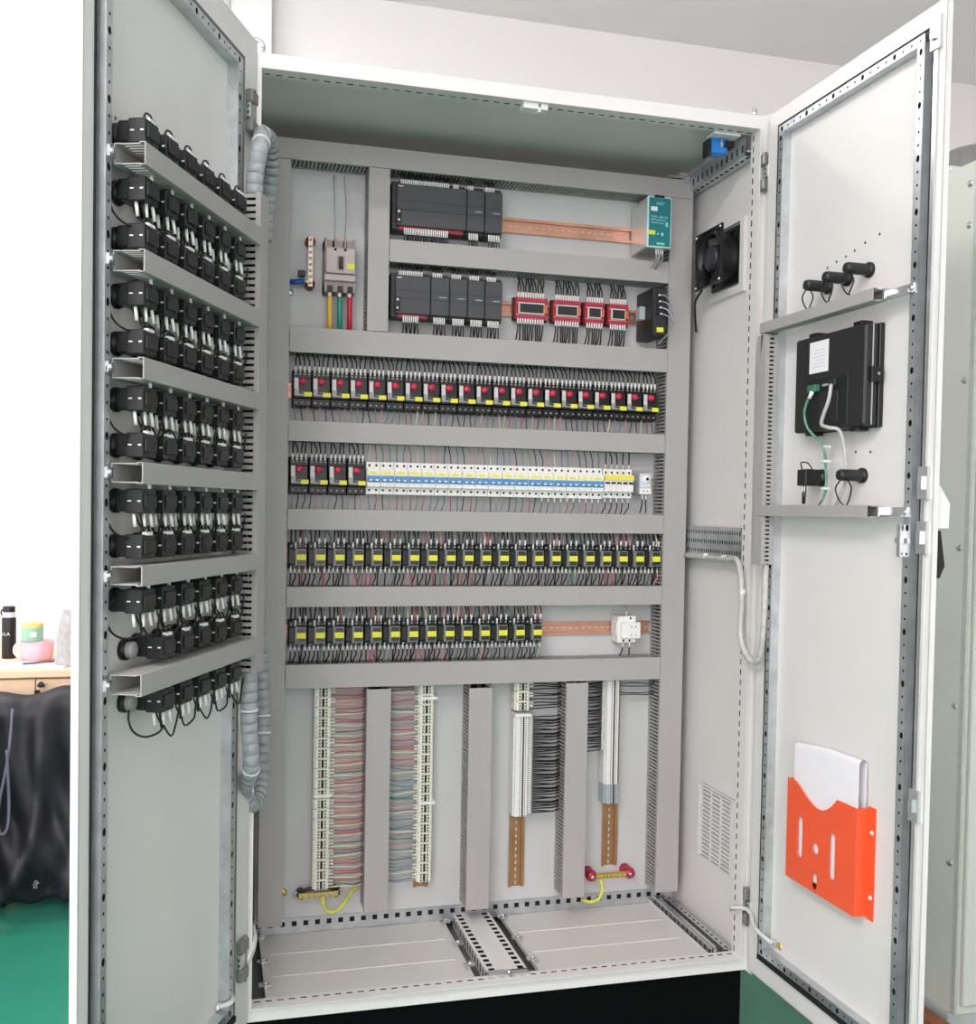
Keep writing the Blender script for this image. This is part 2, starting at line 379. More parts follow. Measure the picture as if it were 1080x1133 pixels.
# ventilation grille low on the right wall
vg = MB(); xw = EX-0.0035
vg.box(xw-0.004, xw, 0.062, 0.248, 0.272, 0.463)
C(vg, 'vent_backing', mat('grille shade grey', (150, 152, 156), 0.6))
vl = MB()
for k in range(17):
    z = 0.281+k*0.0108
    vl.box(xw-0.008, xw-0.004, 0.066, 0.244, z-0.0026, z+0.0026)
for k in range(4): vl.box(xw-0.0085, xw-0.004, 0.072+k*0.054, 0.076+k*0.054, 0.274, 0.461)
vl.box(xw-0.010, xw-0.004, 0.062, 0.066, 0.272, 0.463).box(xw-0.010, xw-0.004, 0.244, 0.248, 0.272, 0.463).box(xw-0.010, xw-0.004, 0.066, 0.244, 0.4605, 0.463)
C(vl, 'vent_grille', paint)
# perforated cross plate on the right wall
br = MB().holed((0.574, 0.03, 1.066), (0, 1, 0), (0, 0, 1), (-1, 0, 0), 24, 0.0125, 0.025, lambda i: (0.0025, 0.0045, 0.0125), 0.002, 0, 1)
br.holed((0.574, 0.03, 1.091), (0, 1, 0), (0, 0, 1), (-1, 0, 0), 24, 0.0125, 0.024, lambda i: (0.0025, 0.0045, 0.012), 0.002, 0, 1)
br.holed((0.574, 0.03, 1.115), (0, 1, 0), (0, 0, 1), (-1, 0, 0), 24, 0.0125, 0.024, lambda i: (0.0025, 0.0045, 0.012), 0.002, 0, 1)
br.box(0.574, 0.594, 0.03, 0.33, 1.064, 1.066).box(0.574, 0.594, 0.03, 0.33, 1.139, 1.141).box(0.590, 0.594, 0.03, 0.33, 1.066, 1.139)
C(br, 'cross_plate', [galv, dark], 'galvanised perforated cross plate')
# eyebolts
for x in (-0.588, 0.594):
    e = MB().cyl((x, 0.05, EZ1), (x, 0.05, EZ1+0.016), 0.009, 10)
    if x < 0:
        e.tube([(x+0.016*math.cos(a), 0.05, EZ1+0.030+0.016*math.sin(a)) for a in [2*math.pi*k/16 for k in range(17)]], 0.005, 8)
    else: e.cyl((x, 0.05, EZ1+0.016), (x, 0.05, EZ1+0.034), 0.006, 10)
    C(e, 'lifting_bolt', zinc)
# panel fixing bolt heads on the plate
for (x, z) in ((-0.485, 0.196), (-0.487, 1.708)):
    o = C(MB().lathe((x, PY, z), [(0.0, -0.004), (0.006, -0.004), (0.010, -0.002), (0.010, 0)], 14, 0, 'y'), 'plate_bolt', brass if z < 1 else steel)

# ------------------------------------------------------------------ doors (u along the leaf, t into the room, z up)
AL, AR = math.radians(66.8), math.radians(88.86)
HL, HR = Vector((-0.6, -0.06, 0)), Vector((0.6, -0.03, 0))
DL = Vector((-math.cos(AL), -math.sin(AL), 0)); NL = Vector((-DL.y, DL.x, 0))
DR = Vector((math.cos(AR), -math.sin(AR), 0)); NR = Vector((DR.y, -DR.x, 0))
ROTL = math.atan2(DL.y, DL.x); ROTR = math.atan2(-DR.y, -DR.x)
def LP(u, t, z): return HL+DL*u+NL*t+Vector((0, 0, z))
def RP(u, t, z): return HR+DR*u+NR*t+Vector((0, 0, z))
DZ0, DZ1 = 0.080, 2.113
def door(sg, LU, lips, rails, H, rot, label):
    """sg=+1: local x = u ; sg=-1: local x = -u"""
    def bx(mb, u0, u1, t0, t1, z0, z1, m=0):
        a, b_ = sorted((sg*u0, sg*u1)); return mb.box(a, b_, t0, t1, z0, z1, m)
    hl, fl, tl, bl = lips
    d = MB()
    bx(d, 0, LU, -0.0005, 0.0015, DZ0, DZ1)
    bx(d, LU-0.002, LU, 0.0015, 0.012, DZ0, DZ1); bx(d, 0, 0.002, 0.0015, 0.012, DZ0, DZ1)
    bx(d, 0.002, LU-0.002, 0.0015, 0.012, DZ1-0.002, DZ1); bx(d, 0.002, LU-0.002, 0.0015, 0.012, DZ0, DZ0+0.002)
    bx(d, 0, hl, 0.0105, 0.012, DZ0, DZ1); bx(d, fl, LU, 0.0105, 0.012, DZ0, DZ1)
    bx(d, hl, fl, 0.0105, 0.012, tl, DZ1); bx(d, hl, fl, 0.0105, 0.012, DZ0, bl)
    o = d.build('door', paint, cab, H-Vector((0, 0, GZ)), (0, 0, rot)); o['label'] = label
    g = MB(); g2 = MB() if sg > 0 else g
    bx(g2, hl-0.004, hl, 0.012, 0.0145, bl-0.004, tl+0.004); bx(g, fl, fl+0.003, 0.012, 0.0145, bl-0.004, tl+0.004)
    bx(g2, hl, fl, 0.012, 0.0145, tl, tl+0.004); bx(g, hl, fl, 0.012, 0.0185, bl-0.011, bl)
    g.build('gasket', gasketm, o)
    if sg > 0: g2.build('gasket', mat('grey foam gasket', (128, 130, 131), 0.8), o)
    (h0, h1), (f0, f1), (t0, t1), (b0, b1) = rails
    def rh(i): return (0.0042, 0.0042, None, 1) if i % 4 else (0.0058, 0.0072, None, 1)
    for (u0, u1) in ((h0, h1), (f0, f1)):
        n = int((t0-b1)/0.0243); pp = (t0-b1)/n; w = u1-u0
        r = MB()
        r.holed((sg*u0, 0.024, b1), (0, 0, 1), (sg, 0, 0), (0, 1, 0), n, pp, w, lambda i: ((0.0027, 0.0027, w/2, 1) if i % 4 else (0.0068, 0.0048, w/2, 1)), 0.01, 0, 1)
        bx(r, u0, u0+0.0015, 0.0015, 0.024, b1, t0); bx(r, u1-0.0015, u1, 0.0015, 0.024, b1, t0)
        r.build('perforated_rail', [galv, dark], o)
    for (z0, z1) in ((t0, t1), (b0, b1)):
        n = int((f1-h0)/0.0243); pp = (f1-h0)/n; w = z1-z0
        r = MB()
        r.holed((sg*h0, 0.024, z0), (sg, 0, 0), (0, 0, 1), (0, 1, 0), n, pp, w, lambda i: ((0.0027, 0.0027, w/2, 1) if i % 4 else (0.0048, 0.0060, w/2, 1)), 0.01, 0, 1)
        bx(r, h0, f1, 0.0015, 0.024, z0, z0+0.0015); bx(r, h0, f1, 0.0015, 0.024, z1-0.0015, z1)
        r.build('perforated_rail', [galv, dark], o)
    return o, bx
doorL, bxL = door(1, 0.665, (0.075, 0.632, 2.050, 0.150), ((0.110, 0.127), (0.605, 0.622), (2.018, 2.036), (0.168, 0.186)), HL, ROTL, 'door leaf carrying six wire ducts')
doorR, bxR = door(-1, 0.600, (0.048, 0.566, 2.070, 0.140), ((0.064, 0.081), (0.536, 0.557), (2.045, 2.063), (0.147, 0.166)), HR, ROTR, 'door leaf with screen housing and orange pocket')
# hinges: cast end blocks on the frame, bright leaf between them
cast = mat('cast hinge grey', (138, 138, 136), 0.4, metal=0.4)
for zc in (1.985, 0.228):
    h = MB(); x = 0.589
    for a in (-0.042, 0.016): h.cbox(x-0.010, x+0.007, -0.024, 0.002, zc+a, zc+a+0.026, 0.003)
    h.cyl((x+0.002, -0.014, zc-0.047), (x+0.002, -0.014, zc+0.047), 0.004, 8)
    hh = C(h, 'hinge', cast)
    k = MB().cbox(x-0.002, x+0.009, -0.034, -0.006, zc-0.015, zc+0.015, 0.002)
    for a in (-0.006, 0.006): k.cyl((x-0.0025, -0.020, zc+a), (x-0.0018, -0.020, zc+a), 0.0022, 8, 1)
    k.build('hinge_leaf', [zinc, dark], hh)
for zc in (1.955, 0.252):
    h = MB()
    for a in (-0.042, 0.016): h.cbox(0.030, 0.064, 0.012, 0.028, zc+a, zc+a+0.026, 0.003)
    h.cyl((0.040, 0.022, zc-0.047), (0.040, 0.022, zc+0.047), 0.004, 8)
    hh = h.build('hinge', cast, doorL)
    k = MB().cbox(0.034, 0.066, 0.012, 0.024, zc-0.015, zc+0.015, 0.002)
    for a in (-0.006, 0.006): k.cyl((0.066, 0.020, zc+a), (0.0668, 0.020, zc+a), 0.0022, 8, 1)
    k.build('hinge_leaf', [zinc, dark], hh)
# door bits
for (dr, uu, sg) in ((doorL, 0.19, 1), (doorR, 0.12, -1)):
    MB().lathe((sg*uu, 0.0015, 0.165 if sg > 0 else 0.185), [(0.0, 0.004), (0.005, 0.004), (0.008, 0.001), (0.008, 0)], 12, 0, 'y').build('earth_stud', brass, dr)
# locking rods on the right leaf
lr = MB(); bxR(lr, 0.573, 0.583, 0.013, 0.017, 0.12, 2.05); rod = lr.build('lock_rod', zinc, doorR)
for z in (2.055, 1.137, 1.238, 0.64): 
    g = MB(); bxR(g, 0.566, 0.592, 0.012, 0.020, z-0.03, z+0.03); bxR(g, 0.572, 0.584, 0.020, 0.026, z-0.012, z+0.012)
    g.build('rod_guide', zinc, doorR)
# outside handle of the right leaf
def prism_u(poly, u0, u1):
    m = MB(); n = len(poly)
    for u in (u0, u1): m.v += [(-u, t_, z) for t_, z in poly]
    m.face(list(range(n))); m.face(list(range(n, 2*n))[::-1])
    for q in range(n): m.face((q, (q+1) % n, n+(q+1) % n, n+q))
    return m
hp = prism_u([(-0.0005, 1.222), (-0.008, 1.235), (-0.032, 1.200), (-0.030, 1.155), (-0.006, 1.155), (-0.006, 1.006), (-0.0005, 1.0)], 0.553, 0.592).build('handle_plate', whitep, doorR)
prism_u([(-0.0065, 1.153), (-0.020, 1.150), (-0.031, 1.085), (-0.020, 1.062), (-0.0075, 1.078)], 0.562, 0.584).build('handle_lever', blackp, hp)

# ------------------------------------------------------------------ wire ducts
def make_duct(name, label, L, wd, dep, loc, rot, wires=True, gap=(0, 0), pitch=0.0098, open_end=False, group=None, cov=True):
    """length along local x, width along z, base at y=0, lid at y=-dep"""
    t = thing(name, label, 'wire duct', loc, rot, group); h = wd/2
    MB().box(0, L, -0.0018, 0, -h, h).build('base', ductdk, t)
    n = max(1, int(L/pitch)); pp = L/n
    for s in (-1, 1):
        a, b_ = sorted((s*h, s*(h-0.0018))); w = MB()
        w.box(0, L, -0.012, -0.0018, a, b_)
        for i in range(n): w.box(i*pp+pp*0.2, i*pp+pp*0.8, -dep+0.008, -0.012, a, b_)
        w.box(0, L, -dep+0.003, -dep+0.008, a, b_) if False else None
        w.build('slotted_wall', ductdk, t)
    e = 0.0012
    cv = MB().cbox(gap[0], L-gap[1], -dep, -dep+0.002, -h-e, h+e, 0.0006)
    cv.box(gap[0], L-gap[1], -dep+0.002, -dep+0.010, h, h+e).box(gap[0], L-gap[1], -dep+0.002, -dep+0.010, -h-e, -h)
    cv.build('lid', ductm, t)
    if wires:
        wb = MB()
        for k in range(9):
            y = -dep*(0.18+0.62*random.random()); z = h*0.8*(2*random.random()-1)
            wb.tube([(L*q/6, y+random.uniform(-.006, .006), max(-h+.006, min(h-.006, z+random.uniform(-.008, .008)))) for q in range(7)], 0.0042, 5)
        o = wb.build('wire_bundle', wblack, t); o['kind'] = 'stuff'
    return t
FY = PY; DEP = PY-0.322
V = (0, -math.pi/2, 0)       # local x -> world z
def hduct(label, x0, x1, z0, z1, **k): return make_duct('wire_duct', label, x1-x0, z1-z0-0.0024, DEP, (x0, FY, (z0+z1)/2), (0, 0, 0), **k)
def vduct(label, x0, x1, z0, z1, **k): return make_duct('wire_duct', label, z1-z0, x1-x0-0.0024, DEP, ((x0+x1)/2, FY, z0), V, **k)
vduct('grey wire duct standing the full height along the hinge side of the contact block door', -0.551, -0.492, 0.140, 2.0125)
vduct('grey wire duct standing the full height beside the black fan and wall grille', 0.503, 0.568, 0.145, 2.0125)
hduct('grey wire duct along the very top of the mounting plate', -0.551, 0.568, 2.0135, 2.063)
vduct('short upright grey wire duct between the main breaker and the black controllers', -0.303, -0.2505, 1.612, 2.0125)
hduct('grey wire duct between the two rows of black controllers', -0.2495, 0.502, 1.786, 1.841)
hduct('grey wire duct above the long row of red button relays', -0.491, 0.502, 1.550, 1.611)
hduct('grey wire duct above the white and blue breakers', -0.491, 0.502, 1.334, 1.384)
hduct('grey wire duct below the white and blue breakers', -0.491, 0.502, 1.118, 1.169)
hduct('grey wire duct between the two rows of yellow label relays', -0.491, 0.502, 0.928, 0.978)
hduct('grey wire duct above the upright terminal strips', -0.491, 0.502, 0.727, 0.786)
vduct('short upright grey wire duct between the two cream terminal strips', -0.290, -0.229, 0.157, 0.7265, gap=(0, 0.006))
vduct('upright grey wire duct standing above the floor centre beam', -0.026, 0.035, 0.140, 0.7265, gap=(0, 0.010))
vduct('upright grey wire duct beside the half filled brass toned rails', 0.237, 0.298, 0.150, 0.7265, gap=(0, 0.004))

# ducts on the left leaf
LDZ = ((1.672, 1.703), (1.516, 1.547), (1.359, 1.389), (1.205, 1.2345), (1.053, 1.081), (0.889, 0.9195))
ordn = ('topmost', 'second', 'third', 'fourth', 'fifth', 'lowest')
def door_rot(rot): return (0, 0, rot+math.pi)
for i, (z0, z1) in enumerate(LDZ):
    u0 = 0.600
    make_duct('door_wire_duct', f'{ordn[i]} horizontal grey wire duct on the contact block door, counted downwards' if i not in (0, 5) else f'{ordn[i]} horizontal grey wire duct on the contact block door', u0-0.133, z1-z0, 0.050, LP(u0, 0.024, (z0+z1)/2), door_rot(ROTL), wires=False, pitch=0.0105)
make_duct('door_wire_duct', 'upright grey slotted duct at the hinge edge of the contact block door', 1.773-0.850, 0.040, 0.046, LP(0.108, 0.026, 0.850), (0, -math.pi/2, ROTL+math.pi), pitch=0.0125)
# mounting tabs
for i, (z0, z1) in enumerate(LDZ):
    q = MB(); bxL(q, 0.600, 0.616, 0.024, 0.027, (z0+z1)/2-0.008, (z0+z1)/2+0.008); q.lathe((0.611, 0.027, (z0+z1)/2), [(0, .004), (.005, .003), (.005, 0)], 8, 0, 'y')
    q.build('duct_tab', zinc, doorL)

# ------------------------------------------------------------------ DIN rails
def din_rail(label, x0, x1, z0, z1, m, vertical=False):
    o = thing('din_rail', label, 'rail', ((x0+x1)/2, PY, (z0+z1)/2))
    L = (z1-z0) if vertical else (x1-x0); w = (x1-x0) if vertical else (z1-z0)
    r = MB(); h = w/2; n = max(1, int(L/0.018)); pp = L/n
    r.holed((-L/2, -0.0012, -h*0.62), (1, 0, 0), (0, 0, 1), (0, -1, 0), n, pp, h*1.24, lambda i: (0.0055, 0.0022, h*0.62, 1), 0.001, 0, 1)
    for s in (-1, 1):
        a, b_ = sorted((s*h*0.62, s*h*0.66)); r.box(-L/2, L/2, -0.0075, 0, a, b_)
        a, b_ = sorted((s*h*0.62, s*h)); r.box(-L/2, L/2, -0.0085, -0.0072, a, b_)
    r.build('rail_profile', [m, paintin], o, None, (0, math.pi/2, 0) if vertical else None)
    return o
din_rail('copper toned rail joining the upper controllers to the teal power supply', -0.24, 0.495, 1.902, 1.941, copper)
din_rail('copper toned rail behind the red boards', -0.24, 0.495, 1.684, 1.722, copper)
din_rail('rail behind the long row of red button relays', -0.489, 0.50, 1.445, 1.482, copper)
din_rail('rail behind the white and blue breakers', -0.489, 0.50, 1.232, 1.268, copper)
din_rail('rail behind the full row of yellow label relays', -0.489, 0.50, 1.035, 1.071, copper)
din_rail('copper toned rail between the yellow label relays and the white socket', -0.489, 0.50, 0.842, 0.878, copper)
din_rail('upright rail behind the cream terminal strip over the earth bar', -0.416, -0.376, 0.20, 0.727, brassr, True)
din_rail('upright rail behind the cream terminal strip with blue wires', -0.152, -0.112, 0.185, 0.727, brassr, True)
din_rail('upright brass toned rail below white terminals, nearest the centre beam duct', 0.107, 0.150, 0.166, 0.727, brassr, True)
din_rail('upright brass toned rail above the red knob earth bar', 0.372, 0.417, 0.204, 0.727, brassr, True)

# ------------------------------------------------------------------ wires
WC = {'black': wblack, 'red': wred, 'pink': wpink, 'green': wgreen, 'teal': wteal, 'blue': wblue, 'beige': wbeige, 'grey': wgrey, 'orange': worange}
WCACHE = {}
def wire_mesh(col, h, var, r=0.00135, fl=0.012, fer=True, fr=0.0018, back=0.014):
    """from the screw at the origin straight up by h (negative: down); white sleeve first"""
    key = (col, round(h, 4), var, r, fl, fer, back, fr)
    if key in WCACHE: return WCACHE[key]
    rnd = random.Random(sum(map(ord, col))*97+int(abs(h)*1e4)*13+var)
    s = 1 if h > 0 else -1; b = MB(); dx = rnd.uniform(-.006, .006)
    f1 = s*fl if fer else 0
    if fer: b.tube([(0, 0, 0), (0, -0.001, f1)], fr, 6, 0)
    b.tube(smooth([(0, -0.001, f1*0.9), (rnd.uniform(-.002, .002), -0.001, f1+(h-f1)*0.35), (dx*0.6, back*0.4, f1+(h-f1)*0.7), (dx, back, h)], 3), r, 5, 1)
    me = b.mesh('wire', [whitep, WC[col]]); WCACHE[key] = me
    return me
def wire(parent, col, h, var, loc, **k): return inst('wire', wire_mesh(col, h, var, **k), parent, loc)

# ------------------------------------------------------------------ relays with red push buttons
wA = 0.0455
sockA = MB()
sockA.cbox(0.0004, wA-0.0004, -0.050, -0.0075, 0.0, 0.0915, 0.0012)
sockA.cbox(0.0008, wA-0.0008, -0.060, -0.050, 0.002, 0.020, 0.001)
sockA.cbox(0.0008, wA-0.0008, -0.058, -0.050, 0.070, 0.088, 0.001)
for k in range(4): sockA.box(0.004+k*0.0108, 0.0095+k*0.0108, -0.0595, -0.058, 0.083, 0.0865)
sockA = sockA.mesh('socket', [blackp])
modA = MB().cbox(0.002, wA-0.002, -0.070, -0.050, 0.021, 0.0695, 0.0015, 0)
modA.box(0.003, 0.0265, -0.0712, -0.070, 0.0265, 0.0300, 1).box(0.003, 0.014, -0.0708, -0.070, 0.030, 0.044, 1)
modA.box(0.018, 0.040, -0.0706, -0.070, 0.034, 0.0352, 1)
modA = modA.mesh('relay_body', [blackg, clearp])
stripA = MB().box(0.0025, 0.0125, -0.0716, -0.0705, 0.043, 0.069).mesh('marker_strip', [mat('pale grey marker', (206, 204, 204), 0.4)])
redA = MB().lathe((0.0220, -0.070, 0.0605), [(0.0, -0.0095), (0.0062, -0.009), (0.0082, -0.007), (0.0086, 0.0)], 14, 0, 'y').mesh('push_button', [redp])
labA = MB().box(0.0265, 0.0452, -0.0735, -0.0705, 0.0245, 0.0350).mesh('label_tag', [yellow])
scrA = MB().lathe((0, 0, 0), [(0.0, -0.0015), (0.0022, -0.0015), (0.0026, 0.0)], 8, 0, 'y').mesh('screw', [steel])
PASTEL = ['black', 'grey', 'black', 'green', 'black', 'pink', 'red', 'black', 'beige', 'teal']
def relay_a(x, z, label, group, hup, hdn, idx, pastel):
    t = thing('button_relay', label, 'relay', (x, PY, z), group=group)
    inst('socket', sockA, t); inst('relay_body', modA, t); inst('marker_strip', stripA, t); inst('push_button', redA, t); inst('label_tag', labA, t)
    for k in range(4):
        inst('screw', scrA, t, (0.0067+k*0.0108, -0.058, 0.0795))
        wire(t, 'black', hup, (idx*3+k) % 6, (0.0067+k*0.0108, -0.0585, 0.0835), fl=0.016, r=0.0019, fr=0.0025)
    for k in range(4 if False else 3):
        inst('screw', scrA, t, (0.008+k*0.0145, -0.060, 0.010))
    for k in range(3):
        c = random.choice(PASTEL if pastel else ['black', 'black', 'grey', 'pink'])
        wire(t, c, -hdn, (idx+k) % 5, (0.006+k*0.0155, -0.050, 0.002), fer=False, back=0.004)
for i in range(21):
    relay_a(-0.4802+i*0.0459, 1.4195, f'{nth(i+1)} red button relay of the long row, counted from the contact block door', 'long row of red button relays', 0.052, 0.042, i, i > 4)
for i in range(4):
    relay_a(-0.4857+i*0.0469, 1.2055, f'{nth(4-i)} red button relay counted away from the white and blue breakers', 'four red button relays beside the breakers', 0.048, 0.044, i, False)

# ------------------------------------------------------------------ miniature breakers
wM = 0.0350
def breaker_meshes():
    bd = MB().cbox(0.0003, wM-0.0003, -0.052, -0.0075, 0.0, 0.0815, 0.0012)
    bd.cbox(0.0003, wM-0.0003, -0.066, -0.052, 0.0185, 0.0635, 0.0012)
    bd.box(0.0172, 0.0178, -0.0663, -0.052, 0.0185, 0.0635, 1)
    body = bd.mesh('body', [whitep, greyt])
    lb = MB().box(0.001, wM-0.001, -0.0672, -0.066, 0.0480, 0.0585).mesh('print_label', [mat('pale yellow label', (240, 236, 190), 0.5)])
    st = MB().box(0.009, 0.025, -0.0678, -0.0672, 0.0500, 0.0570).mesh('number_sticker', [yellowp])
    tg = MB().box(0.001, wM-0.001, -0.0672, -0.066, 0.030, 0.0465, 0).cbox(0.003, 0.032, -0.074, -0.067, 0.033, 0.0415, 0.001, 0)
    for k in (0.006, 0.022): tg.box(k, k+0.007, -0.0745, -0.0735, 0.0335, 0.0375, 1)
    tog = tg.mesh('toggle', [bluep, whitep])
    sc = MB().lathe((0, 0, 0), [(0.0, -0.0004), (0.0030, -0.0004), (0.0032, 0.0)], 10, 0, 'y').mesh('terminal_screw', [mat('dark slotted screw', (52, 52, 54), 0.6)])
    return body, lb, st, tog, sc
mb_body, mb_lab, mb_stk, mb_tog, mb_scr = breaker_meshes()
BX0 = -0.2970; ZM = 1.2085
for i in range(18):
    t = thing('miniature_breaker', f'{nth(i+1)} white blue-toggle two pole breaker counted from the red button relays', 'breaker', (BX0+i*0.03508, PY, ZM), group='row of white and blue breakers')
    inst('body', mb_body, t); inst('print_label', mb_lab, t); inst('number_sticker', mb_stk, t); inst('toggle', mb_tog, t)
    for k in (0.0087, 0.0263):
        inst('terminal_screw', mb_scr, t, (k, -0.0525, 0.0725)); inst('terminal_screw', mb_scr, t, (k, -0.0525, 0.0105))
        c = random.choice(['black', 'green', 'red', 'grey', 'beige', 'black', 'teal', 'pink'])
        wire(t, c, 0.052, i % 5, (k, -0.048, 0.080), fer=False); wire(t, random.choice(['black', 'black', 'green', 'red', 'grey', 'teal']), -0.046, (i+2) % 5, (k, -0.048, 0.001), fer=i > 12)
w5 = 0.0166
y_body = MB().cbox(0.0003, w5-0.0003, -0.052, -0.0075, 0.0, 0.0775, 0.001).cbox(0.0003, w5-0.0003, -0.066, -0.052, 0.0165, 0.0595, 0.001).mesh('body', [whitep])
y_lab = MB().box(0.0, w5, -0.0695, -0.066, 0.0475, 0.0615).mesh('yellow_strip', [yellowp])
y_tog = MB().box(0.0025, w5-0.0025, -0.0690, -0.066, 0.0375, 0.0425).mesh('toggle', [blackp])
for i in range(5):
    t = thing('slim_breaker', f'{nth(5-i)} slim white breaker with black toggle, counted from the grey thermostat', 'breaker', (BX0+18*0.03508+0.0015+i*w5, PY, ZM+0.003), group='five slim breakers with black toggles')
    inst('body', y_body, t); inst('yellow_strip', y_lab, t); inst('toggle', y_tog, t)
    for z in (0.068, 0.0095): inst('terminal_screw', mb_scr, t, (w5/2, -0.0525, z))
    wire(t, 'black', 0.050, i % 4, (w5/2, -0.048, 0.077), fl=0.013, r=0.0018); wire(t, 'black', -0.045, (i+1) % 4, (w5/2, -0.048, 0.001), fl=0.013, r=0.0016)
# small thermostat
t = thing('thermostat', 'small grey thermostat with round dial at the end of the breaker row', 'thermostat', (0.4354, PY, 1.223))
MB().cbox(0, 0.034, -0.066, -0.0075, 0.0, 0.057, 0.0015).build('housing', greyt, t)
MB().cbox(0.001, 0.033, -0.0675, -0.066, 0.018, 0.056, 0.0006).build('front_plate', mat('pale blue grey plastic', (206, 216, 222), 0.4), t)
MB().box(0.001, 0.033, -0.0685, -0.066, 0.001, 0.0165).box(0.010, 0.0125, -0.0688, -0.0684, 0.007, 0.011, 1).box(0.021, 0.0235, -0.0688, -0.0684, 0.007, 0.011, 1).build('terminal_cover', [whitep, dark], t)
dl = MB().lathe((0.019, -0.0675, 0.040), [(0.0, -0.003), (0.010, -0.003), (0.011, 0)], 16, 0, 'y').build('dial', whitep, t)
MB().lathe((0.0205, -0.0705, 0.041), [(0.0, -0.001), (0.004, -0.001), (0.004, 0)], 10, 0, 'y').build('dial_slot', dark, dl)
for k in (0.011, 0.022): wire(t, 'black', -0.050, int(k*200), (k, -0.06, 0.0), fl=0.014, r=0.0017)

# ------------------------------------------------------------------ relays with yellow tags
wB = 0.0465
sockB = MB().cbox(0.0004, wB-0.0004, -0.045, -0.0075, 0.0, 0.067, 0.0012)
sockB.cbox(0.001, wB-0.001, -0.053, -0.045, 0.0, 0.012, 0.001).cbox(0.001, wB-0.001, -0.056, -0.045, 0.053, 0.0665, 0.001)
sockB.cbox(0.001, 0.016, -0.058, -0.045, 0.014, 0.050, 0.001)
sockB = sockB.mesh('socket', [blackg])
modB = MB().cbox(0.0175, 0.0425, -0.070, -0.045, 0.010, 0.053, 0.0012, 0)
modB.box(0.0172, 0.0176, -0.0695, -0.045, 0.011, 0.052, 1).box(0.0185, 0.0415, -0.0706, -0.070, 0.050, 0.0515, 1).box(0.0185, 0.0415, -0.0706, -0.070, 0.0125, 0.014, 1)
modB.box(0.0185, 0.0195, -0.0706, -0.070, 0.014, 0.050, 1).box(0.0405, 0.0415, -0.0706, -0.070, 0.014, 0.050, 1)
modB = modB.mesh('relay_body', [mat('dark smoky relay case', (36, 44, 42), 0.3, noise=0.2, scale=200), clearp])
labB = MB().box(0.0185, 0.0415, -0.0722, -0.0702, 0.0245, 0.0385).mesh('label_tag', [yellow])
clipB = MB().box(0.0155, 0.0172, -0.068, -0.050, 0.010, 0.055).mesh('retaining_clip', [clearp])
COLS_UP = ['black']*9+['grey', 'red', 'green', 'beige', 'pink']
def relay_b(x, z, label, group, hup, hdn, idx):
    t = thing('tagged_relay', label, 'relay', (x, PY, z), group=group)
    inst('socket', sockB, t); inst('relay_body', modB, t); inst('label_tag', labB, t); inst('retaining_clip', clipB, t)
    for k, xx in enumerate((0.006, 0.0165, 0.027, 0.034, 0.0415)):
        zz = 0.0535 if k == 1 else 0.064
        wire(t, random.choice(COLS_UP), hup-(zz-0.064), (idx+k) % 5, (xx, -0.0575, zz), fl=0.015, r=0.0019, fer=k in (1, 2, 4), fr=0.0024)
        wire(t, random.choice(['black']*8+['red', 'grey', 'green', 'pink']), -hdn, (idx+2*k) % 5, (xx-0.001, -0.054, 0.004), fl=0.012, r=0.0019, fer=k != 3, fr=0.0021, back=0.008)
        if k % 2 == 0: inst('screw', scrA, t, (xx, -0.056, 0.0585)); inst('screw', scrA, t, (xx, -0.053, 0.007))
for i in range(21):
    relay_b(-0.4853+i*0.0471, 1.0185, f'{nth(i+1)} yellow tag relay of the full width row, counted from the contact block door', 'full row of yellow label relays', 0.040, 0.044, i)
for i in range(14):
    relay_b(-0.4835+i*0.0469, 0.8255, f'{nth(14-i)} yellow tag relay of the shorter row, counted from the white service socket', 'shorter row of yellow label relays', 0.040, 0.044, i)
# white rail mounted service socket
t = thing('service_socket', 'white rail mounted service socket outlet right of the shorter relay row', 'socket outlet', (0.387, PY, 0.8235))
MB().cbox(0.0, 0.052, -0.055, -0.0075, 0.0, 0.072, 0.002).cbox(-0.002, 0.004, -0.05, -0.0075, 0.02, 0.056, 0.002).build('housing', whitep, t)
f = MB().cbox(0.006, 0.062, -0.066, -0.050, 0.012, 0.056, 0.0025).build('socket_front', whitep, t)
h = MB()
for (a, c) in ((0.034, 0.044), (0.047, 0.044), (0.034, 0.022), (0.047, 0.022)): h.box(a, a+0.0016, -0.0663, -0.0655, c-0.003, c+0.003)
h.build('socket_slots', dark, f)
for (a, c) in ((0.036, 0.066), (0.016, 0.006), (0.034, 0.006)): inst('terminal_screw', mb_scr, t, (a, -0.0555, c))
wire(t, 'grey', 0.03, 1, (0.026, -0.05, 0.071), fl=0.014); wire(t, 'black', -0.036, 2, (0.016, -0.05, 0.0), fl=0.013, r=0.0018); wire(t, 'black', -0.036, 3, (0.036, -0.05, 0.0), fl=0.013, r=0.0018)

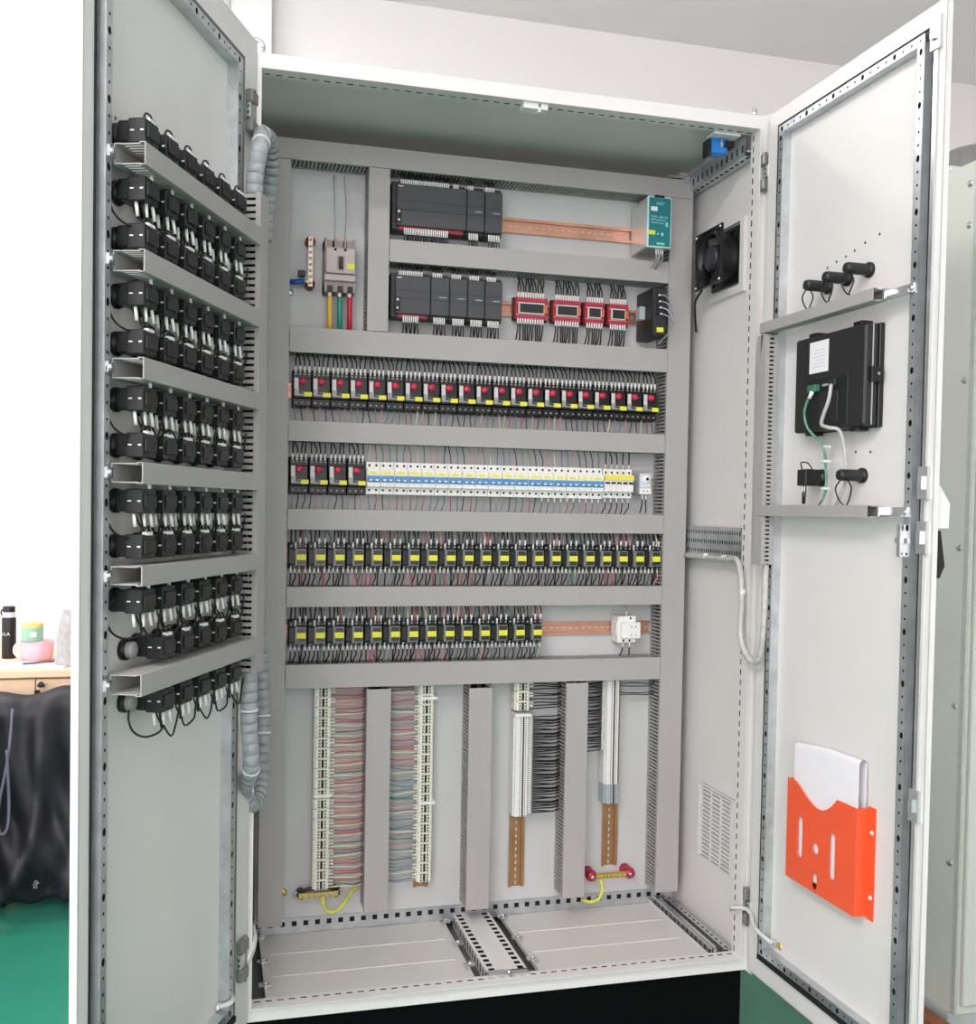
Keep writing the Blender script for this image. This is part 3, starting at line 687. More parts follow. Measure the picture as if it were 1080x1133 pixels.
# ------------------------------------------------------------------ controllers
def controller(name, label, cat, x0, x1, z0, z1, cpu, top, bot, redstrip, group=None):
    t = thing(name, label, cat, (x0, PY, z0), group=group); w = x1-x0; h = z1-z0
    MB().cbox(-0.010 if cpu else 0.0002, w-0.0004, -0.060, -0.0075, -0.008, h+0.006, 0.0015).build('housing', plcd, t)
    f = MB().cbox(0.0004, w-0.0006, -0.071, -0.060, 0.0, h, 0.0018)
    f.build('front_cover', plcm, t)
    g = MB()
    for zz in (0.39*h, 0.60*h): g.box(0.002, w-0.002, -0.0715, -0.0708, zz-0.0008, zz+0.0008)
    g.build('cover_seam', plcd, t)
    if cpu:
        p = MB().cbox(-0.001, 0.013, -0.073, -0.071, 0.006, 0.042, 0.001).build('port_panel', blackp, t)
        MB().lathe((0.006, -0.073, 0.034), [(0.0, -0.002), (0.0035, -0.001), (0.0035, 0)], 10, 0, 'y').lathe((0.006, -0.073, 0.013), [(0.0, -0.002), (0.003, -0.001), (0.003, 0)], 10, 0, 'y').build('port_screw', whitep, p)
        MB().box(0.004, 0.016, -0.0716, -0.071, h-0.008, h-0.006).build('status_mark', whitep, t)
    else:
        MB().box(w*0.45, w*0.85, -0.0715, -0.071, 0.47*h, 0.49*h).build('status_mark', greyt, t)
    MB().box(0.006, w-0.004, -0.064, -0.05, h-0.002, h+0.007).build('terminal_block', blackp, t)
    MB().box(0.008, w-0.008, -0.064, -0.05, -0.009, 0.002).build('terminal_block', redpcb if redstrip else blackp, t)
    for k, (a, n) in enumerate(top):
        for j in range(n): wire(t, 'black', 0.030, (j+k) % 4, (a+j*0.0052, -0.0675, h-0.0015), fl=0.0125, r=0.0016, fr=0.0019)
    for k, (a, n) in enumerate(bot):
        for j in range(n): wire(t, 'black', -0.046, (j+k) % 4, (a+j*0.0052, -0.0665, -0.004), fl=0.017, r=0.0017, fr=0.0019)
controller('controller_unit', 'long charcoal controller with a red bottom terminal strip', 'controller', -0.2325, -0.0530, 1.879, 1.983, True, ((0.012, 24), (0.146, 3)), ((0.022, 22),), True)
controller('controller_module', 'narrow charcoal add-on module clipped to the long controller', 'controller', -0.0525, -0.0055, 1.879, 1.983, False, ((0.004, 3),), ((0.008, 5),), False)
controller('controller_module', 'narrow charcoal add-on module ending the upper controller row by the bare copper toned rail', 'controller', -0.0050, 0.0415, 1.879, 1.983, False, ((0.002, 5),), ((0.012, 6),), False)
controller('controller_unit', 'short charcoal controller starting the row with the red boards', 'controller', -0.2325, -0.1425, 1.661, 1.757, True, ((0.010, 12),), ((0.022, 8),), True)
for k, (a, b_) in enumerate(((-0.142, -0.0935), (-0.093, -0.0465), (-0.046, -0.0015), (-0.001, 0.0450))):
    controller('controller_module', f'{nth(4-k)} narrow charcoal add-on module counted from the red boards', 'controller', a, b_, 1.661, 1.757, False, ((0.006, 5),), ((0.010, 6),), False, 'add-on modules beside the red boards')
# teal power supply
t = thing('power_supply', 'silver rail power supply with teal printed front and pale rim', 'power supply', (0.420, PY, 1.8675))
MB().cbox(0, 0.067, -0.113, -0.0075, 0.0, 0.131, 0.002).build('housing', alu, t)
pv = MB()
for r in range(5):
    for k in range(8): pv.cyl((0.010+k*0.0065, -0.025-r*0.016, -0.0004), (0.010+k*0.0065, -0.025-r*0.016, 0.001), 0.0022, 6)
pv.build('bottom_vents', dark, t)
MB().cbox(-0.0005, 0.0675, -0.119, -0.113, -0.001, 0.132, 0.0015).build('front_rim', tealrim, t)
fp = MB().cbox(0.003, 0.064, -0.1205, -0.119, 0.003, 0.128, 0.0006).build('front_panel', teal, t)
def letters(s, size, x, z, m, par): inst('lettering', text_mesh(s, size, m), par, (x, -0.1209, z), RX)
letters('TDR-240-24', 0.0095, 0.007, 0.0745, cyanpr, fp)
pr = MB()
for (a, b_, z) in ((0.007, 0.022, 0.070), (0.024, 0.05, 0.0685), (0.008, 0.030, 0.062), (0.033, 0.044, 0.0605), (0.024, 0.046, 0.114), (0.022, 0.042, 0.110)): pr.box(a, b_, -0.1210, -0.1204, z, z+0.0018)
pr.box(0.050, 0.056, -0.121, -0.1204, 0.054, 0.066).box(0.038, 0.044, -0.121, -0.1204, 0.030, 0.038)
pr.build('printed_lines', cyanpr, fp)
MB().box(0.008, 0.026, -0.1212, -0.1204, 0.093, 0.104).build('rating_badge', whitep, fp)
MB().box(0.002, 0.020, -0.123, -0.1204, 0.031, 0.042).build('label_tag', yellow, t)
MB().lathe((0.029, -0.1205, 0.034), [(0, -0.002), (0.002, -0.0015), (0.002, 0)], 8, 0, 'y').build('adjuster', whitep, t)
MB().box(0.026, 0.048, -0.1212, -0.1204, 0.006, 0.012).build('green_print', mat('pale green print', (120, 210, 150), 0.5), fp)
MB().box(0.018, 0.045, -0.122, -0.112, 0.1285, 0.134).build('top_terminals', blackp, t)
for k in range(4): wire(t, 'grey', -0.045, k, (0.030+k*0.006, -0.108, -0.001), fl=0.016, r=0.0018, back=0.03)
# red boards
for k, (a, b_) in enumerate(((0.0876, 0.1824), (0.1913, 0.2754), (0.2794, 0.3418), (0.3457, 0.4102))):
    t = thing('relay_board', ('wide red board with black window beside the short controller', 'wide red board with black window second from the short controller', 'narrow red board with black window third from the short controller', 'narrow red board with black window beside the upright black power unit')[k], 'circuit board', (a, PY, 1.6765))
    w = b_-a
    MB().cbox(0, w, -0.020, -0.0075, -0.004, 0.056, 0.001).build('carrier', blackp, t)
    MB().box(0.003, w-0.003, -0.030, -0.020, -0.002, 0.054).build('board', redpcb, t)
    MB().cbox(0.005, w-0.005, -0.036, -0.030, 0.043, 0.055, 0.001).build('terminal_block', mat('crimson terminal block', (176, 40, 66), 0.45), t)
    MB().cbox(0.005, w-0.005, -0.036, -0.030, -0.003, 0.009, 0.001).build('terminal_block', mat('crimson terminal block', (176, 40, 66), 0.45), t)
    fr_ = MB().box(0.012, w-0.014, -0.0385, -0.030, 0.0125, 0.0395).build('window_frame', cream, t)
    MB().box(0.014, w-0.016, -0.0395, -0.0385, 0.0145, 0.0375).build('black_window', plcd, fr_)
    rb = MB()
    for j in range(int((w-0.034)/0.006)): rb.box(0.017+j*0.006, 0.0185+j*0.006, -0.0398, -0.0394, 0.016, 0.036)
    rb.build('window_ribs', blackp, fr_)
    MB().cbox(w-0.012, w-0.005, -0.038, -0.030, 0.016, 0.037, 0.001).build('orange_latch', mat('orange latch', (232, 110, 70), 0.45), t)
    pn = MB(); np_ = int((w-0.012)/0.0042)
    for j in range(np_): pn.box(0.007+j*0.0042, 0.009+j*0.0042, -0.033, -0.030, 0.0405, 0.0425); pn.box(0.007+j*0.0042, 0.009+j*0.0042, -0.033, -0.030, 0.0095, 0.0115)
    pn.build('pin_row', whitep, t)
    nw = int((w-0.014)/0.0068)
    for j in range(nw):
        wire(t, 'black', 0.055, j % 5, (0.010+j*0.0068, -0.034, 0.052), fl=0.015, r=0.0019, fr=0.0024)
        wire(t, 'black', -0.060, (j+2) % 5, (0.010+j*0.0068, -0.034, 0.0), fl=0.015, r=0.0019, fr=0.0024)
# upright black unit
t = thing('power_unit', 'upright black slim power unit with yellow tag at the end of the red boards', 'power supply', (0.4405, PY, 1.637))
MB().cbox(0, 0.0385, -0.118, -0.0075, 0.0, 0.128, 0.003).build('housing', blackp, t)
MB().cbox(0.003, 0.036, -0.121, -0.118, 0.004, 0.124, 0.001).build('front_panel', plcd, t)
MB().box(0.010, 0.028, -0.125, -0.121, 0.010, 0.022).build('label_tag', yellow, t)
MB().cbox(0.008, 0.020, -0.126, -0.121, 0.055, 0.115, 0.001).build('terminal_block', blackp, t)
MB().cbox(-0.016, 0.0, -0.070, -0.040, 0.050, 0.085, 0.002).build('rail_end_stop', greyt, t)
for k in range(4):
    MB().tube(smooth([(0.013+k*0.002, -0.126, 0.105-k*0.016), (0.030, -0.140, 0.098-k*0.016), (0.052, -0.130, 0.06-k*0.008), (0.050, -0.112, 0.015), (0.030, -0.09, -0.015)], 4), 0.0018, 6).build('wire', wgrey if k != 2 else mat('lilac wire', (190, 180, 214), 0.45), t)
    MB().cyl((0.013+k*0.002, -0.1225, 0.105-k*0.016), (0.013+k*0.002, -0.130, 0.105-k*0.016), 0.0024, 8).build('ferrule', whitep, t)

# ------------------------------------------------------------------ main breaker corner
t = thing('moulded_case_breaker', 'taupe moulded case breaker with yellow sticker above three thick cables', 'breaker', (-0.407, PY, 1.7055))
MB().cbox(0, 0.076, -0.052, -0.0, 0.0, 0.128, 0.002).build('case', taupe, t)
MB().cbox(0.002, 0.074, -0.070, -0.052, 0.044, 0.106, 0.002).build('front_cover', taupel, t)
MB().cbox(0.0, 0.076, -0.062, -0.052, 0.027, 0.043, 0.0015).build('lower_cover', taupel, t)
q = MB()
for k in range(4): q.cbox(0.0+k*0.0235, 0.0055+k*0.0235, -0.062, -0.0, 0.106, 0.131, 0.001)
for k in range(4): q.cbox(0.0+k*0.0235, 0.0055+k*0.0235, -0.056, -0.0, 0.0, 0.026, 0.001)
q.build('phase_barriers', taupe, t)
q = MB().cbox(0.029, 0.048, -0.0715, -0.070, 0.050, 0.086, 0.001).build('toggle_frame', taupe, t)
MB().box(0.033, 0.044, -0.0718, -0.0714, 0.053, 0.084).cbox(0.034, 0.043, -0.080, -0.0715, 0.056, 0.066, 0.001).build('toggle', blackp, q)
MB().box(0.054, 0.072, -0.0712, -0.070, 0.056, 0.069).build('sticker', yellow, t)
q = MB()
for k in range(2): q.lathe((0.025+k*0.024, -0.070, 0.101), [(0, -.001), (.0035, -.001), (.0035, 0)], 8, 0, 'y').cyl((0.024+k*0.026, -0.05, 0.108), (0.024+k*0.026, -0.05, 0.125), 0.0055, 8)
q.build('terminal_screws', dark, t)
for k, (m, nm) in enumerate(((mat('yellow cable', (222, 176, 62), 0.45), 'yellow'), (mat('green cable', (20, 140, 118), 0.45), 'green'), (mat('red cable', (190, 24, 52), 0.45), 'red'))):
    x = 0.0145+k*0.0245
    cb = thing('power_cable', f'thick {nm} cable with crimp lug under the main breaker', 'cable', (-0.407+x, PY-0.050, 1.600))
    MB().tube(smooth([(0.002, 0.018, 0.002), (0.001, 0.002, 0.03), (0, -0.002, 0.06), (0, 0, 0.094)], 4), 0.0066, 12).build('insulation', m, cb)
    MB().cyl((0, 0, 0.090), (0, 0.002, 0.110), 0.0052, 10).build('lug', tinned, cb)
    MB().cbox(-0.006, 0.006, -0.009, 0.006, 0.106, 0.121, 0.001).build('terminal_cap', blackp, cb)
for k in range(2):
    w_ = tag(MB().tube(smooth([(0, 0, 0), (0.001, -0.004, 0.04), (0.003*k, 0.008, 0.09), (0, 0.03, 0.17)], 4), 0.0016, 6).build('supply_wire', wgrey, None, (-0.383+k*0.026, PY-0.050, 1.832)), 'thin grey wire rising from the top of the main breaker', 'wire', 'grey wires above the main breaker')
t = thing('neutral_bar', 'tinned neutral bar upright on two maroon insulators', 'busbar', (-0.439, PY, 1.715))
for z in (0.012, 0.118): MB().lathe((0, 0, z), [(0.0, -0.030), (0.010, -0.030), (0.0125, -0.026), (0.0105, -0.015), (0.0125, 0.0)], 16, 0, 'y').build('insulator', maroon, t)
MB().cbox(-0.006, 0.006, -0.0345, -0.030, 0.004, 0.128, 0.001).build('bar', tinned, t)
for k in range(8): MB().lathe((0, -0.0345, 0.013+k*0.0151), [(0, -0.003), (0.0032, -0.003), (0.0038, 0)], 8, 0, 'y').build('bar_screw', brass if k % 3 else steel, t)
t = thing('neutral_cable', 'short blue cable with black taped end joining the neutral bar', 'cable', (-0.487, PY-0.03, 1.728))
MB().tube([(-0.012, 0.012, 0.0), (0.012, 0.0, 0.001), (0.034, -0.003, 0.003)], 0.0065, 12).build('insulation', mat('blue cable', (24, 86, 160), 0.45), t)
MB().cyl((0.034, -0.003, 0.003), (0.048, -0.004, 0.004), 0.0045, 10).build('lug', tinned, t)
MB().cbox(0.018, 0.036, -0.006, 0.006, 0.014, 0.030, 0.002).build('taped_end', blackp, t)

# ------------------------------------------------------------------ upright terminal strips
def cream_block():
    b = MB().cbox(0.0, 0.0415, -0.042, -0.0075, 0.0006, 0.0250, 0.0008, 0)
    b.cbox(0.004, 0.0375, -0.050, -0.042, 0.0006, 0.0250, 0.0008, 0)
    b.box(0.0185, 0.0245, -0.0504, -0.0495, 0.002, 0.0225, 1)
    for k in range(3):
        z = 0.0025+k*0.0073
        b.box(0.0105, 0.0165, -0.0504, -0.0495, z, z+0.0052, 2).box(0.0265, 0.0325, -0.0504, -0.0495, z, z+0.0052, 2)
    return b.mesh('housing', [cream, dark, mat('olive terminal recess', (120, 124, 98), 0.5, noise=0.2, scale=200)])
cb_me = cream_block()
def side_wire_mesh(col, L, var, sgn, r=0.0017, fer=True):
    key = ('s', col, L, var, sgn, fer)
    if key in WCACHE: return WCACHE[key]
    rnd = random.Random(var*31+len(col)); dz = rnd.uniform(-.005, .005); b = MB()
    if fer: b.tube([(0, 0, 0), (sgn*0.011, -0.001, 0)], 0.0019, 6, 0)
    b.tube(smooth([(sgn*0.010*(1 if fer else 0), -0.001, 0), (sgn*L*0.4, -0.004, dz*0.3+rnd.uniform(-.002, .002)), (sgn*L*0.75, -0.002, dz), (sgn*L, 0.012, dz*0.8)], 3), r, 5, 1)
    me = b.mesh('wire', [whitep, WC[col]]); WCACHE[key] = me; return me
def cream_strip(x, z_top, n, label, group, sgn, L, cols):
    for i in range(n):
        t = thing('terminal_block', f'{nth(i+1)} {label}', 'terminal', (x, PY, z_top-(i+1)*0.0256), group=group)
        inst('housing', cb_me, t)
        for k in range(3):
            inst('wire', side_wire_mesh(random.choice(cols(i, k)), L, (i*3+k) % 7, sgn, fer=k != 0), t, (0.0405 if sgn > 0 else 0.001, -0.044, 0.0045+k*0.0078))
cream_strip(-0.4165, 0.7245, 20, 'cream terminal block with red and beige wires, counted down from the duct', 'cream terminal blocks with red and beige wires', 1, 0.088, lambda i, k: (['beige'], ['red', 'green', 'red', 'orange'], ['red', 'orange', 'pink'])[k if i > 1 else 2])
cream_strip(-0.1530, 0.7245, 20, 'cream terminal block in the strip with blue wires, counted down from the duct', 'cream terminal blocks with some blue wires', -1, 0.078, lambda i, k: (['beige'] if i % 2 == 0 else ['grey'], ['red', 'green'] if i < 8 else ['teal', 'teal', 'teal', 'green'], ['red', 'pink'] if i < 8 or i % 4 == 0 else ['teal', 'grey', 'teal'])[k])
cream_strip(0.1045, 0.7245, 3, 'cream terminal block with black wires, counted down from the duct', 'cream terminal blocks with black wires', 1, 0.092, lambda i, k: ['black'])
def end_clamp(x, z, label):
    t = thing('end_clamp', label, 'end clamp', (x, PY, z))
    MB().cbox(0, 0.046, -0.056, -0.0075, 0.0, 0.0075, 0.001).build('clamp_body', whitep, t)
    MB().lathe((0.023, -0.056, 0.00375), [(0, .0005), (.0022, .0005), (.0028, -.0003)], 8, 0, 'y').build('clamp_screw', steel, t)
end_clamp(-0.4175, 0.4475, 'white end clamp across the cream terminal strip over the earth bar')
end_clamp(-0.1500, 0.6855, 'upper white end clamp across the cream terminals with blue wires')
end_clamp(-0.1520, 0.4150, 'lower white end clamp across the cream terminals with blue wires')
end_clamp(0.1040, 0.6330, 'white end clamp above the slim white terminals')
def slim(m, w):
    b = MB().box(0, w, -0.042, -0.0075, 0.0003, 0.0049, 0).box(0.004, w-0.004, -0.050, -0.042, 0.0003, 0.0049, 0)
    b.box(w*0.56, w*0.66, -0.0504, -0.0498, 0.0, 0.0052, 1)
    b.box(w*0.40, w*0.46, -0.0503, -0.0498, 0.0012, 0.0038, 2).box(w*0.74, w*0.80, -0.0503, -0.0498, 0.0012, 0.0038, 2)
    return b.mesh('housing', [m, dark, plcd])
sw_me, sg_me = slim(whitep, 0.0405), slim(greyt, 0.043)
def slim_strip(x, z_top, n, me, label, group, sgn, L, nw, every=1):
    for i in range(n):
        t = thing('slim_terminal', f'{nth(i+1)} {label}', 'terminal', (x, PY, z_top-(i+1)*0.0052), group=group)
        inst('housing', me, t)
        if i < nw and i % every == 0:
            inst('wire', side_wire_mesh('black', L, (i*5) % 7, sgn), t, (0.0405 if sgn > 0 else 0.001, -0.044, 0.0026))
slim_strip(0.1045, 0.6325, 51, sw_me, 'slim white terminal counted down from the white end clamp', 'slim white terminals with wires to the right', 1, 0.092, 50)
slim_strip(0.3590, 0.7260, 55, sw_me, 'slim white terminal counted down from the duct, above the red knob bar', 'slim white terminals with wires to the left', -1, 0.062, 37)
slim_strip(0.3600, 0.4395, 10, sg_me, 'slim grey terminal counted down from the white ones above the red knob bar', 'slim grey terminals', -1, 0.05, 0)
for k in range(4):
    tag(MB().tube(smooth([(0, 0, 0), (0.04, -0.004, random.uniform(-.003, .003)), (0.08, 0.0, -0.002), (0.108, 0.01, 0.001)], 4), 0.0013, 5).build('jumper_wire', wblack, None, (0.400, PY-0.044, 0.712-0.006*(k % 2)-0.024*(k//2))), 'thin black wire crossing from slim terminals to the duct beside the fan wall', 'wire', 'black wires crossing to the outer duct')
# earth bars
t = thing('earth_bar', 'brass earth bar on black insulators below the cream terminals', 'busbar', (-0.3975, PY, 0.1970))
MB().cbox(-0.052, 0.048, -0.042, -0.036, -0.007, 0.007, 0.001).build('bar', brass, t)
MB().tube(smooth([(-0.050, -0.02, -0.002), (-0.03, -0.03, 0.012), (0.0, -0.03, 0.013), (0.03, -0.03, 0.013), (0.052, -0.02, 0.006)], 4), 0.005, 8).build('insulating_strip', mat('dark brown insulation', (58, 42, 44), 0.6), t)
for x in (-0.045, 0.042): MB().lathe((x, 0, -0.001), [(0.0, -0.036), (0.010, -0.036), (0.011, -0.02), (0.010, 0)], 14, 0, 'y').build('insulator', blackp, t)
for k in range(7): MB().lathe((-0.040+k*0.0135, -0.042, 0), [(0, -.003), (.0036, -.003), (.0042, 0)], 8, 0, 'y').build('bar_screw', steel, t)
for x in (-0.058, 0.054): MB().tube([(x+0.006*math.cos(a), -0.028, 0.006*math.sin(a)) for a in [k*math.pi/6 for k in range(13)]], 0.002, 6).build('ring_lug', steel, t)
MB().tube(smooth([(0.008, -0.044, -0.004), (0.010, -0.052, -0.025), (0.026, -0.05, -0.043), (0.052, -0.045, -0.036), (0.080, -0.03, -0.004), (0.100, -0.02, 0.004)], 5), 0.0042, 8).build('earth_wire', wyg, t)
t = thing('earth_bar', 'brass earth bar between two red round knobs', 'busbar', (0.388, PY, 0.190))
MB().cbox(-0.050, 0.050, -0.044, -0.036, -0.008, 0.006, 0.001).build('bar', brass, t)
for x in (-0.055, 0.055): MB().lathe((x, 0, 0), [(0.0, -0.046), (0.010, -0.046), (0.014, -0.042), (0.0155, -0.03), (0.013, -0.015), (0.0155, 0.0)], 18, 0, 'y').build('insulator', mat('crimson insulator', (168, 22, 52), 0.38), t)
for x in (-0.055, 0.055): MB().lathe((x, -0.046, 0), [(0, -.004), (.005, -.004), (.0055, 0)], 8, 0, 'y').build('knob_screw', steel, t)
for k in range(8): MB().lathe((-0.038+k*0.011, -0.044, -0.001), [(0, -.003), (.0036, -.003), (.0042, 0)], 8, 0, 'y').build('bar_screw', brass, t)
MB().tube(smooth([(-0.034, -0.046, -0.008), (-0.030, -0.055, -0.03), (-0.042, -0.06, -0.055), (-0.066, -0.06, -0.062), (-0.085, -0.045, -0.058)], 5), 0.0042, 8).build('earth_wire', wyg, t)

# ------------------------------------------------------------------ fan and lamp on the right wall and roof
t = thing('axial_fan', 'black square axial fan fixed to the inner side wall', 'fan', (0.5965, 0.175, 1.8225))
fx, hs = -0.056, 0.0715
fb = MB()
for (y0, y1, z0, z1) in ((-hs, -hs+0.010, -hs, hs), (hs-0.010, hs, -hs, hs), (-hs+0.01, hs-0.01, -hs, -hs+0.010), (-hs+0.01, hs-0.01, hs-0.010, hs)):
    fb.box(fx, fx+0.006, y0, y1, z0, z1); fb.box(-0.008, -0.002, y0, y1, z0, z1)
for (a, b_) in ((-hs+0.01, -hs+0.01), (hs-0.01, -hs+0.01), (-hs+0.01, hs-0.01), (hs-0.01, hs-0.01)):
    sa, sb = (1 if a < 0 else -1), (1 if b_ < 0 else -1)
    for xx in (fx, -0.008): fb.face([len(fb.v), len(fb.v)+1, len(fb.v)+2]); fb.v += [(xx+0.003, a, b_), (xx+0.003, a+sa*0.028, b_), (xx+0.003, a, b_+sb*0.028)]
fb.lathe((0, 0, 0), [(hs-0.004, fx), (hs-0.006, fx+0.01), (hs-0.009, -0.028), (hs-0.006, -0.008), (hs-0.004, -0.002), (hs-0.010, -0.002), (hs-0.013, -0.028), (hs-0.010, fx), (hs-0.004, fx)], 28, 0, 'x')
fb.build('frame', blackp, t)
MB().lathe((0, 0, 0), [(0.0, fx+0.004), (0.030, fx+0.004), (0.034, fx+0.010), (0.034, -0.006), (0.0, -0.006)], 22, 0, 'x').build('hub', mat('fan hub plastic', (46, 47, 54), 0.35), t)
for k in range(5):
    a = k*2*math.pi/5; bl = MB(); pts = []
    for j in range(5):
        r = 0.032+j*0.0065; da = 0.25+0.10*j
        for (dx, dd) in ((fx+0.012, -0.34), (-0.012, 0.34)):
            th = a+da*0.4+dd; pts.append((dx, r*math.cos(th), r*math.sin(th)))
    bl.v = pts
    for j in range(4): bl.face((2*j, 2*j+1, 2*j+3, 2*j+2), 0, True)
    bl.build('blade', blackp, t)
for (a, b_) in ((-1, -1), (1, -1), (-1, 1), (1, 1)):
    MB().lathe((fx, a*(hs-0.007), b_*(hs-0.007)), [(0, -0.003), (0.0035, -0.002), (0.004, 0)], 10, 0, 'x').build('corner_screw', zinc, t)
fg = MB()
for (y0, y1, z0, z1) in ((-0.100, -0.080, -0.098, 0.085), (-0.08, 0.080, -0.098, -0.080), (-0.08, 0.08, 0.078, 0.085)): fg.box(-0.010, 0.0, y0, y1, z0, z1)
fg.build('filter_frame', paint, t)
MB().tube(smooth([(-0.04, 0.06, -0.068), (-0.045, 0.085, -0.09), (-0.03, 0.12, -0.11), (-0.01, 0.15, -0.16)], 4), 0.003, 6).build('cable', blackp, t)
t = thing('cabinet_lamp_switch', 'blue door operated switch under the roof of the cabinet', 'switch', (0.500, 0.045, 2.086))
MB().box(-0.020, 0.050, -0.010, 0.030, -0.004, 0.0).build('mounting_strip', whitep, t)
MB().cbox(-0.012, 0.030, 0.015, 0.055, -0.040, -0.004, 0.003).build('body', mat('blue switch body', (24, 122, 206), 0.35), t)
MB().cbox(-0.020, -0.012, 0.018, 0.050, -0.046, -0.006, 0.001).cbox(0.02, 0.046, 0.01, 0.035, -0.026, -0.010, 0.002).build('bracket', blackp, t)
MB().cyl((0.012, 0.013, -0.004), (0.012, 0.013, -0.028), 0.003, 8).build('plunger', steel, t)

# ------------------------------------------------------------------ contact blocks on the left leaf
def dl_thing(name, label, cat, u, z, group=None, t0=0.0015): return thing(name, label, cat, LP(u, t0, z), (0, 0, ROTL), group)
hw = 0.021
def block_meshes():
    col = MB().lathe((0, 0, 0), [(0.0, 0.0), (0.019, 0.0), (0.019, 0.006), (0.0165, 0.0075), (0.0165, 0.013), (0.0, 0.013)], 18, 0, 'y').mesh('collar', [blackp])
    b = MB().cbox(-hw, hw, 0.013, 0.030, -0.016, 0.016, 0.002)
    b.cbox(-hw-0.001, -0.001, 0.030, 0.058, -0.0185, 0.0185, 0.0015).cbox(0.001, hw+0.001, 0.030, 0.058, -0.0185, 0.0185, 0.0015)
    b.cbox(-hw+0.003, hw-0.003, 0.058, 0.062, -0.010, 0.010, 0.001)
    body = b.mesh('contact_block', [mat('charcoal contact plastic', (31, 33, 34), 0.42, noise=0.12)])
    mk = MB().box(hw+0.001, hw+0.0016, 0.034, 0.040, -0.001, 0.001).box(hw+0.001, hw+0.0016, 0.050, 0.055, -0.0012, 0.0012).mesh('marking', [whitep])
    sc = MB().lathe((0, 0, 0), [(0, .0015), (.0026, .0015), (.003, 0)], 8, 0, 'y').mesh('screw', [steel])
    return col, body, mk, sc
k_col, k_body, k_mark, k_scr = block_meshes()
fer_dn = [MB().tube([(0, 0, 0), (dx, 0.002, -0.021)], 0.0029, 6).mesh('ferrule', [whitep]) for dx in (-0.001, 0.0015, -0.004)]
fer_up = MB().box(-0.0105, 0.0105, -0.0035, 0.0035, -0.0015, 0.0035).mesh('ferrule', [whitep])
def loop_mesh(v):
    r = random.Random(v); L = -0.0705
    b = MB()
    b.tube(smooth([(0.010, 0.048, -0.018), (0.006, 0.050, -0.036), (-0.012, 0.052+r.uniform(-.006, .006), -0.056-r.uniform(0, .006)), (-0.040, 0.052, -0.054-r.uniform(-.005, .005)), (-0.056, 0.048, -0.038), (L+0.012, 0.050, -0.020)], 4), 0.0017, 5)
    b.tube(smooth([(-0.004, 0.044, -0.020), (-0.012, 0.040, -0.046), (-0.026, 0.036, -0.047+r.uniform(-.004, .004)), (-0.022, 0.028, -0.030), (-0.012, 0.020, 0.004)], 4), 0.0017, 5)
    return b.mesh('wire', [wblack])
loops = [loop_mesh(v) for v in range(4)]
tops = [MB().tube(smooth([(0.008, 0.046, 0.016), (0.010, 0.052, 0.028), (-0.012, 0.050, 0.030), (-0.03, 0.044, 0.018)], 4), 0.0017, 5).tube(smooth([(-0.010, 0.040, 0.016), (-0.012, 0.044, 0.026), (-0.030, 0.046, 0.030), (-0.05, 0.044, 0.016)], 4), 0.0017, 5).mesh('wire', [wblack])]
bigloop = MB().tube(smooth([(0.012, 0.020, 0.012), (0.034, 0.016, 0.004), (0.050, 0.016, -0.020), (0.046, 0.022, -0.044), (0.026, 0.034, -0.056), (-0.002, 0.046, -0.050), (-0.004, 0.048, -0.024)], 5), 0.0018, 5).mesh('wire', [wblack])
for r, (z0, z1) in enumerate(LDZ):
    first = 1 if r == 5 else 0
    for i in range(first, 6):
        u = 0.550-0.0705*i
        # block above the duct
        t = dl_thing('contact_block_unit', f'{nth(6-i)} contact block from the hinge edge sitting above the {ordn[r]} door duct', 'contact block', u, z1+0.0285, f'contact blocks above the {ordn[r]} door duct')
        inst('collar', k_col, t); inst('contact_block', k_body, t); inst('marking', k_mark, t)
        inst('ferrule', fer_up, t, (-0.002, 0.0545, 0.0185)); inst('wire', tops[0], t); inst('screw', k_scr, t, (0.011, 0.058, -0.004))
        # block below the duct
        t = dl_thing('contact_block_unit', f'{nth(6-i)} contact block from the hinge edge hanging below the {ordn[r]} door duct', 'contact block', u, z0-0.0265, f'contact blocks below the {ordn[r]} door duct')
        inst('collar', k_col, t); inst('contact_block', k_body, t); inst('marking', k_mark, t); inst('screw', k_scr, t, (-0.011, 0.058, 0.006))
        for k, (du, tt) in enumerate(((0.014, 0.040), (0.002, 0.050), (-0.014, 0.052))): inst('ferrule', fer_dn[k], t, (du, tt, -0.0185))
        inst('ferrule', fer_dn[1], t, (-0.010, 0.052, 0.033))
        if i < 5: inst('wire', loops[(r+i) % 4], t)
        else: inst('wire', loops[(r+i) % 4], t, None, (0, 0, 0))
        if i == first: inst('wire', bigloop, t)
for z, w_ in ((0.9455, 'above'), (0.8630, 'below')):
    t = dl_thing('blank_button', f'bare black button collar without contact block {w_} the lowest door duct', 'button', 0.520, z)
    MB().lathe((0, 0, 0), [(0.0, 0.0), (0.0165, 0.0), (0.0165, 0.009), (0.013, 0.010)], 18, 0, 'y').build('collar', blackp, t)
    MB().lathe((0, 0, 0), [(0.013, 0.010), (0.013, 0.020), (0.010, 0.022), (0.0, 0.022)], 18, 0, 'y').build('stem', mat('grey button stem', (150, 152, 150), 0.45), t)

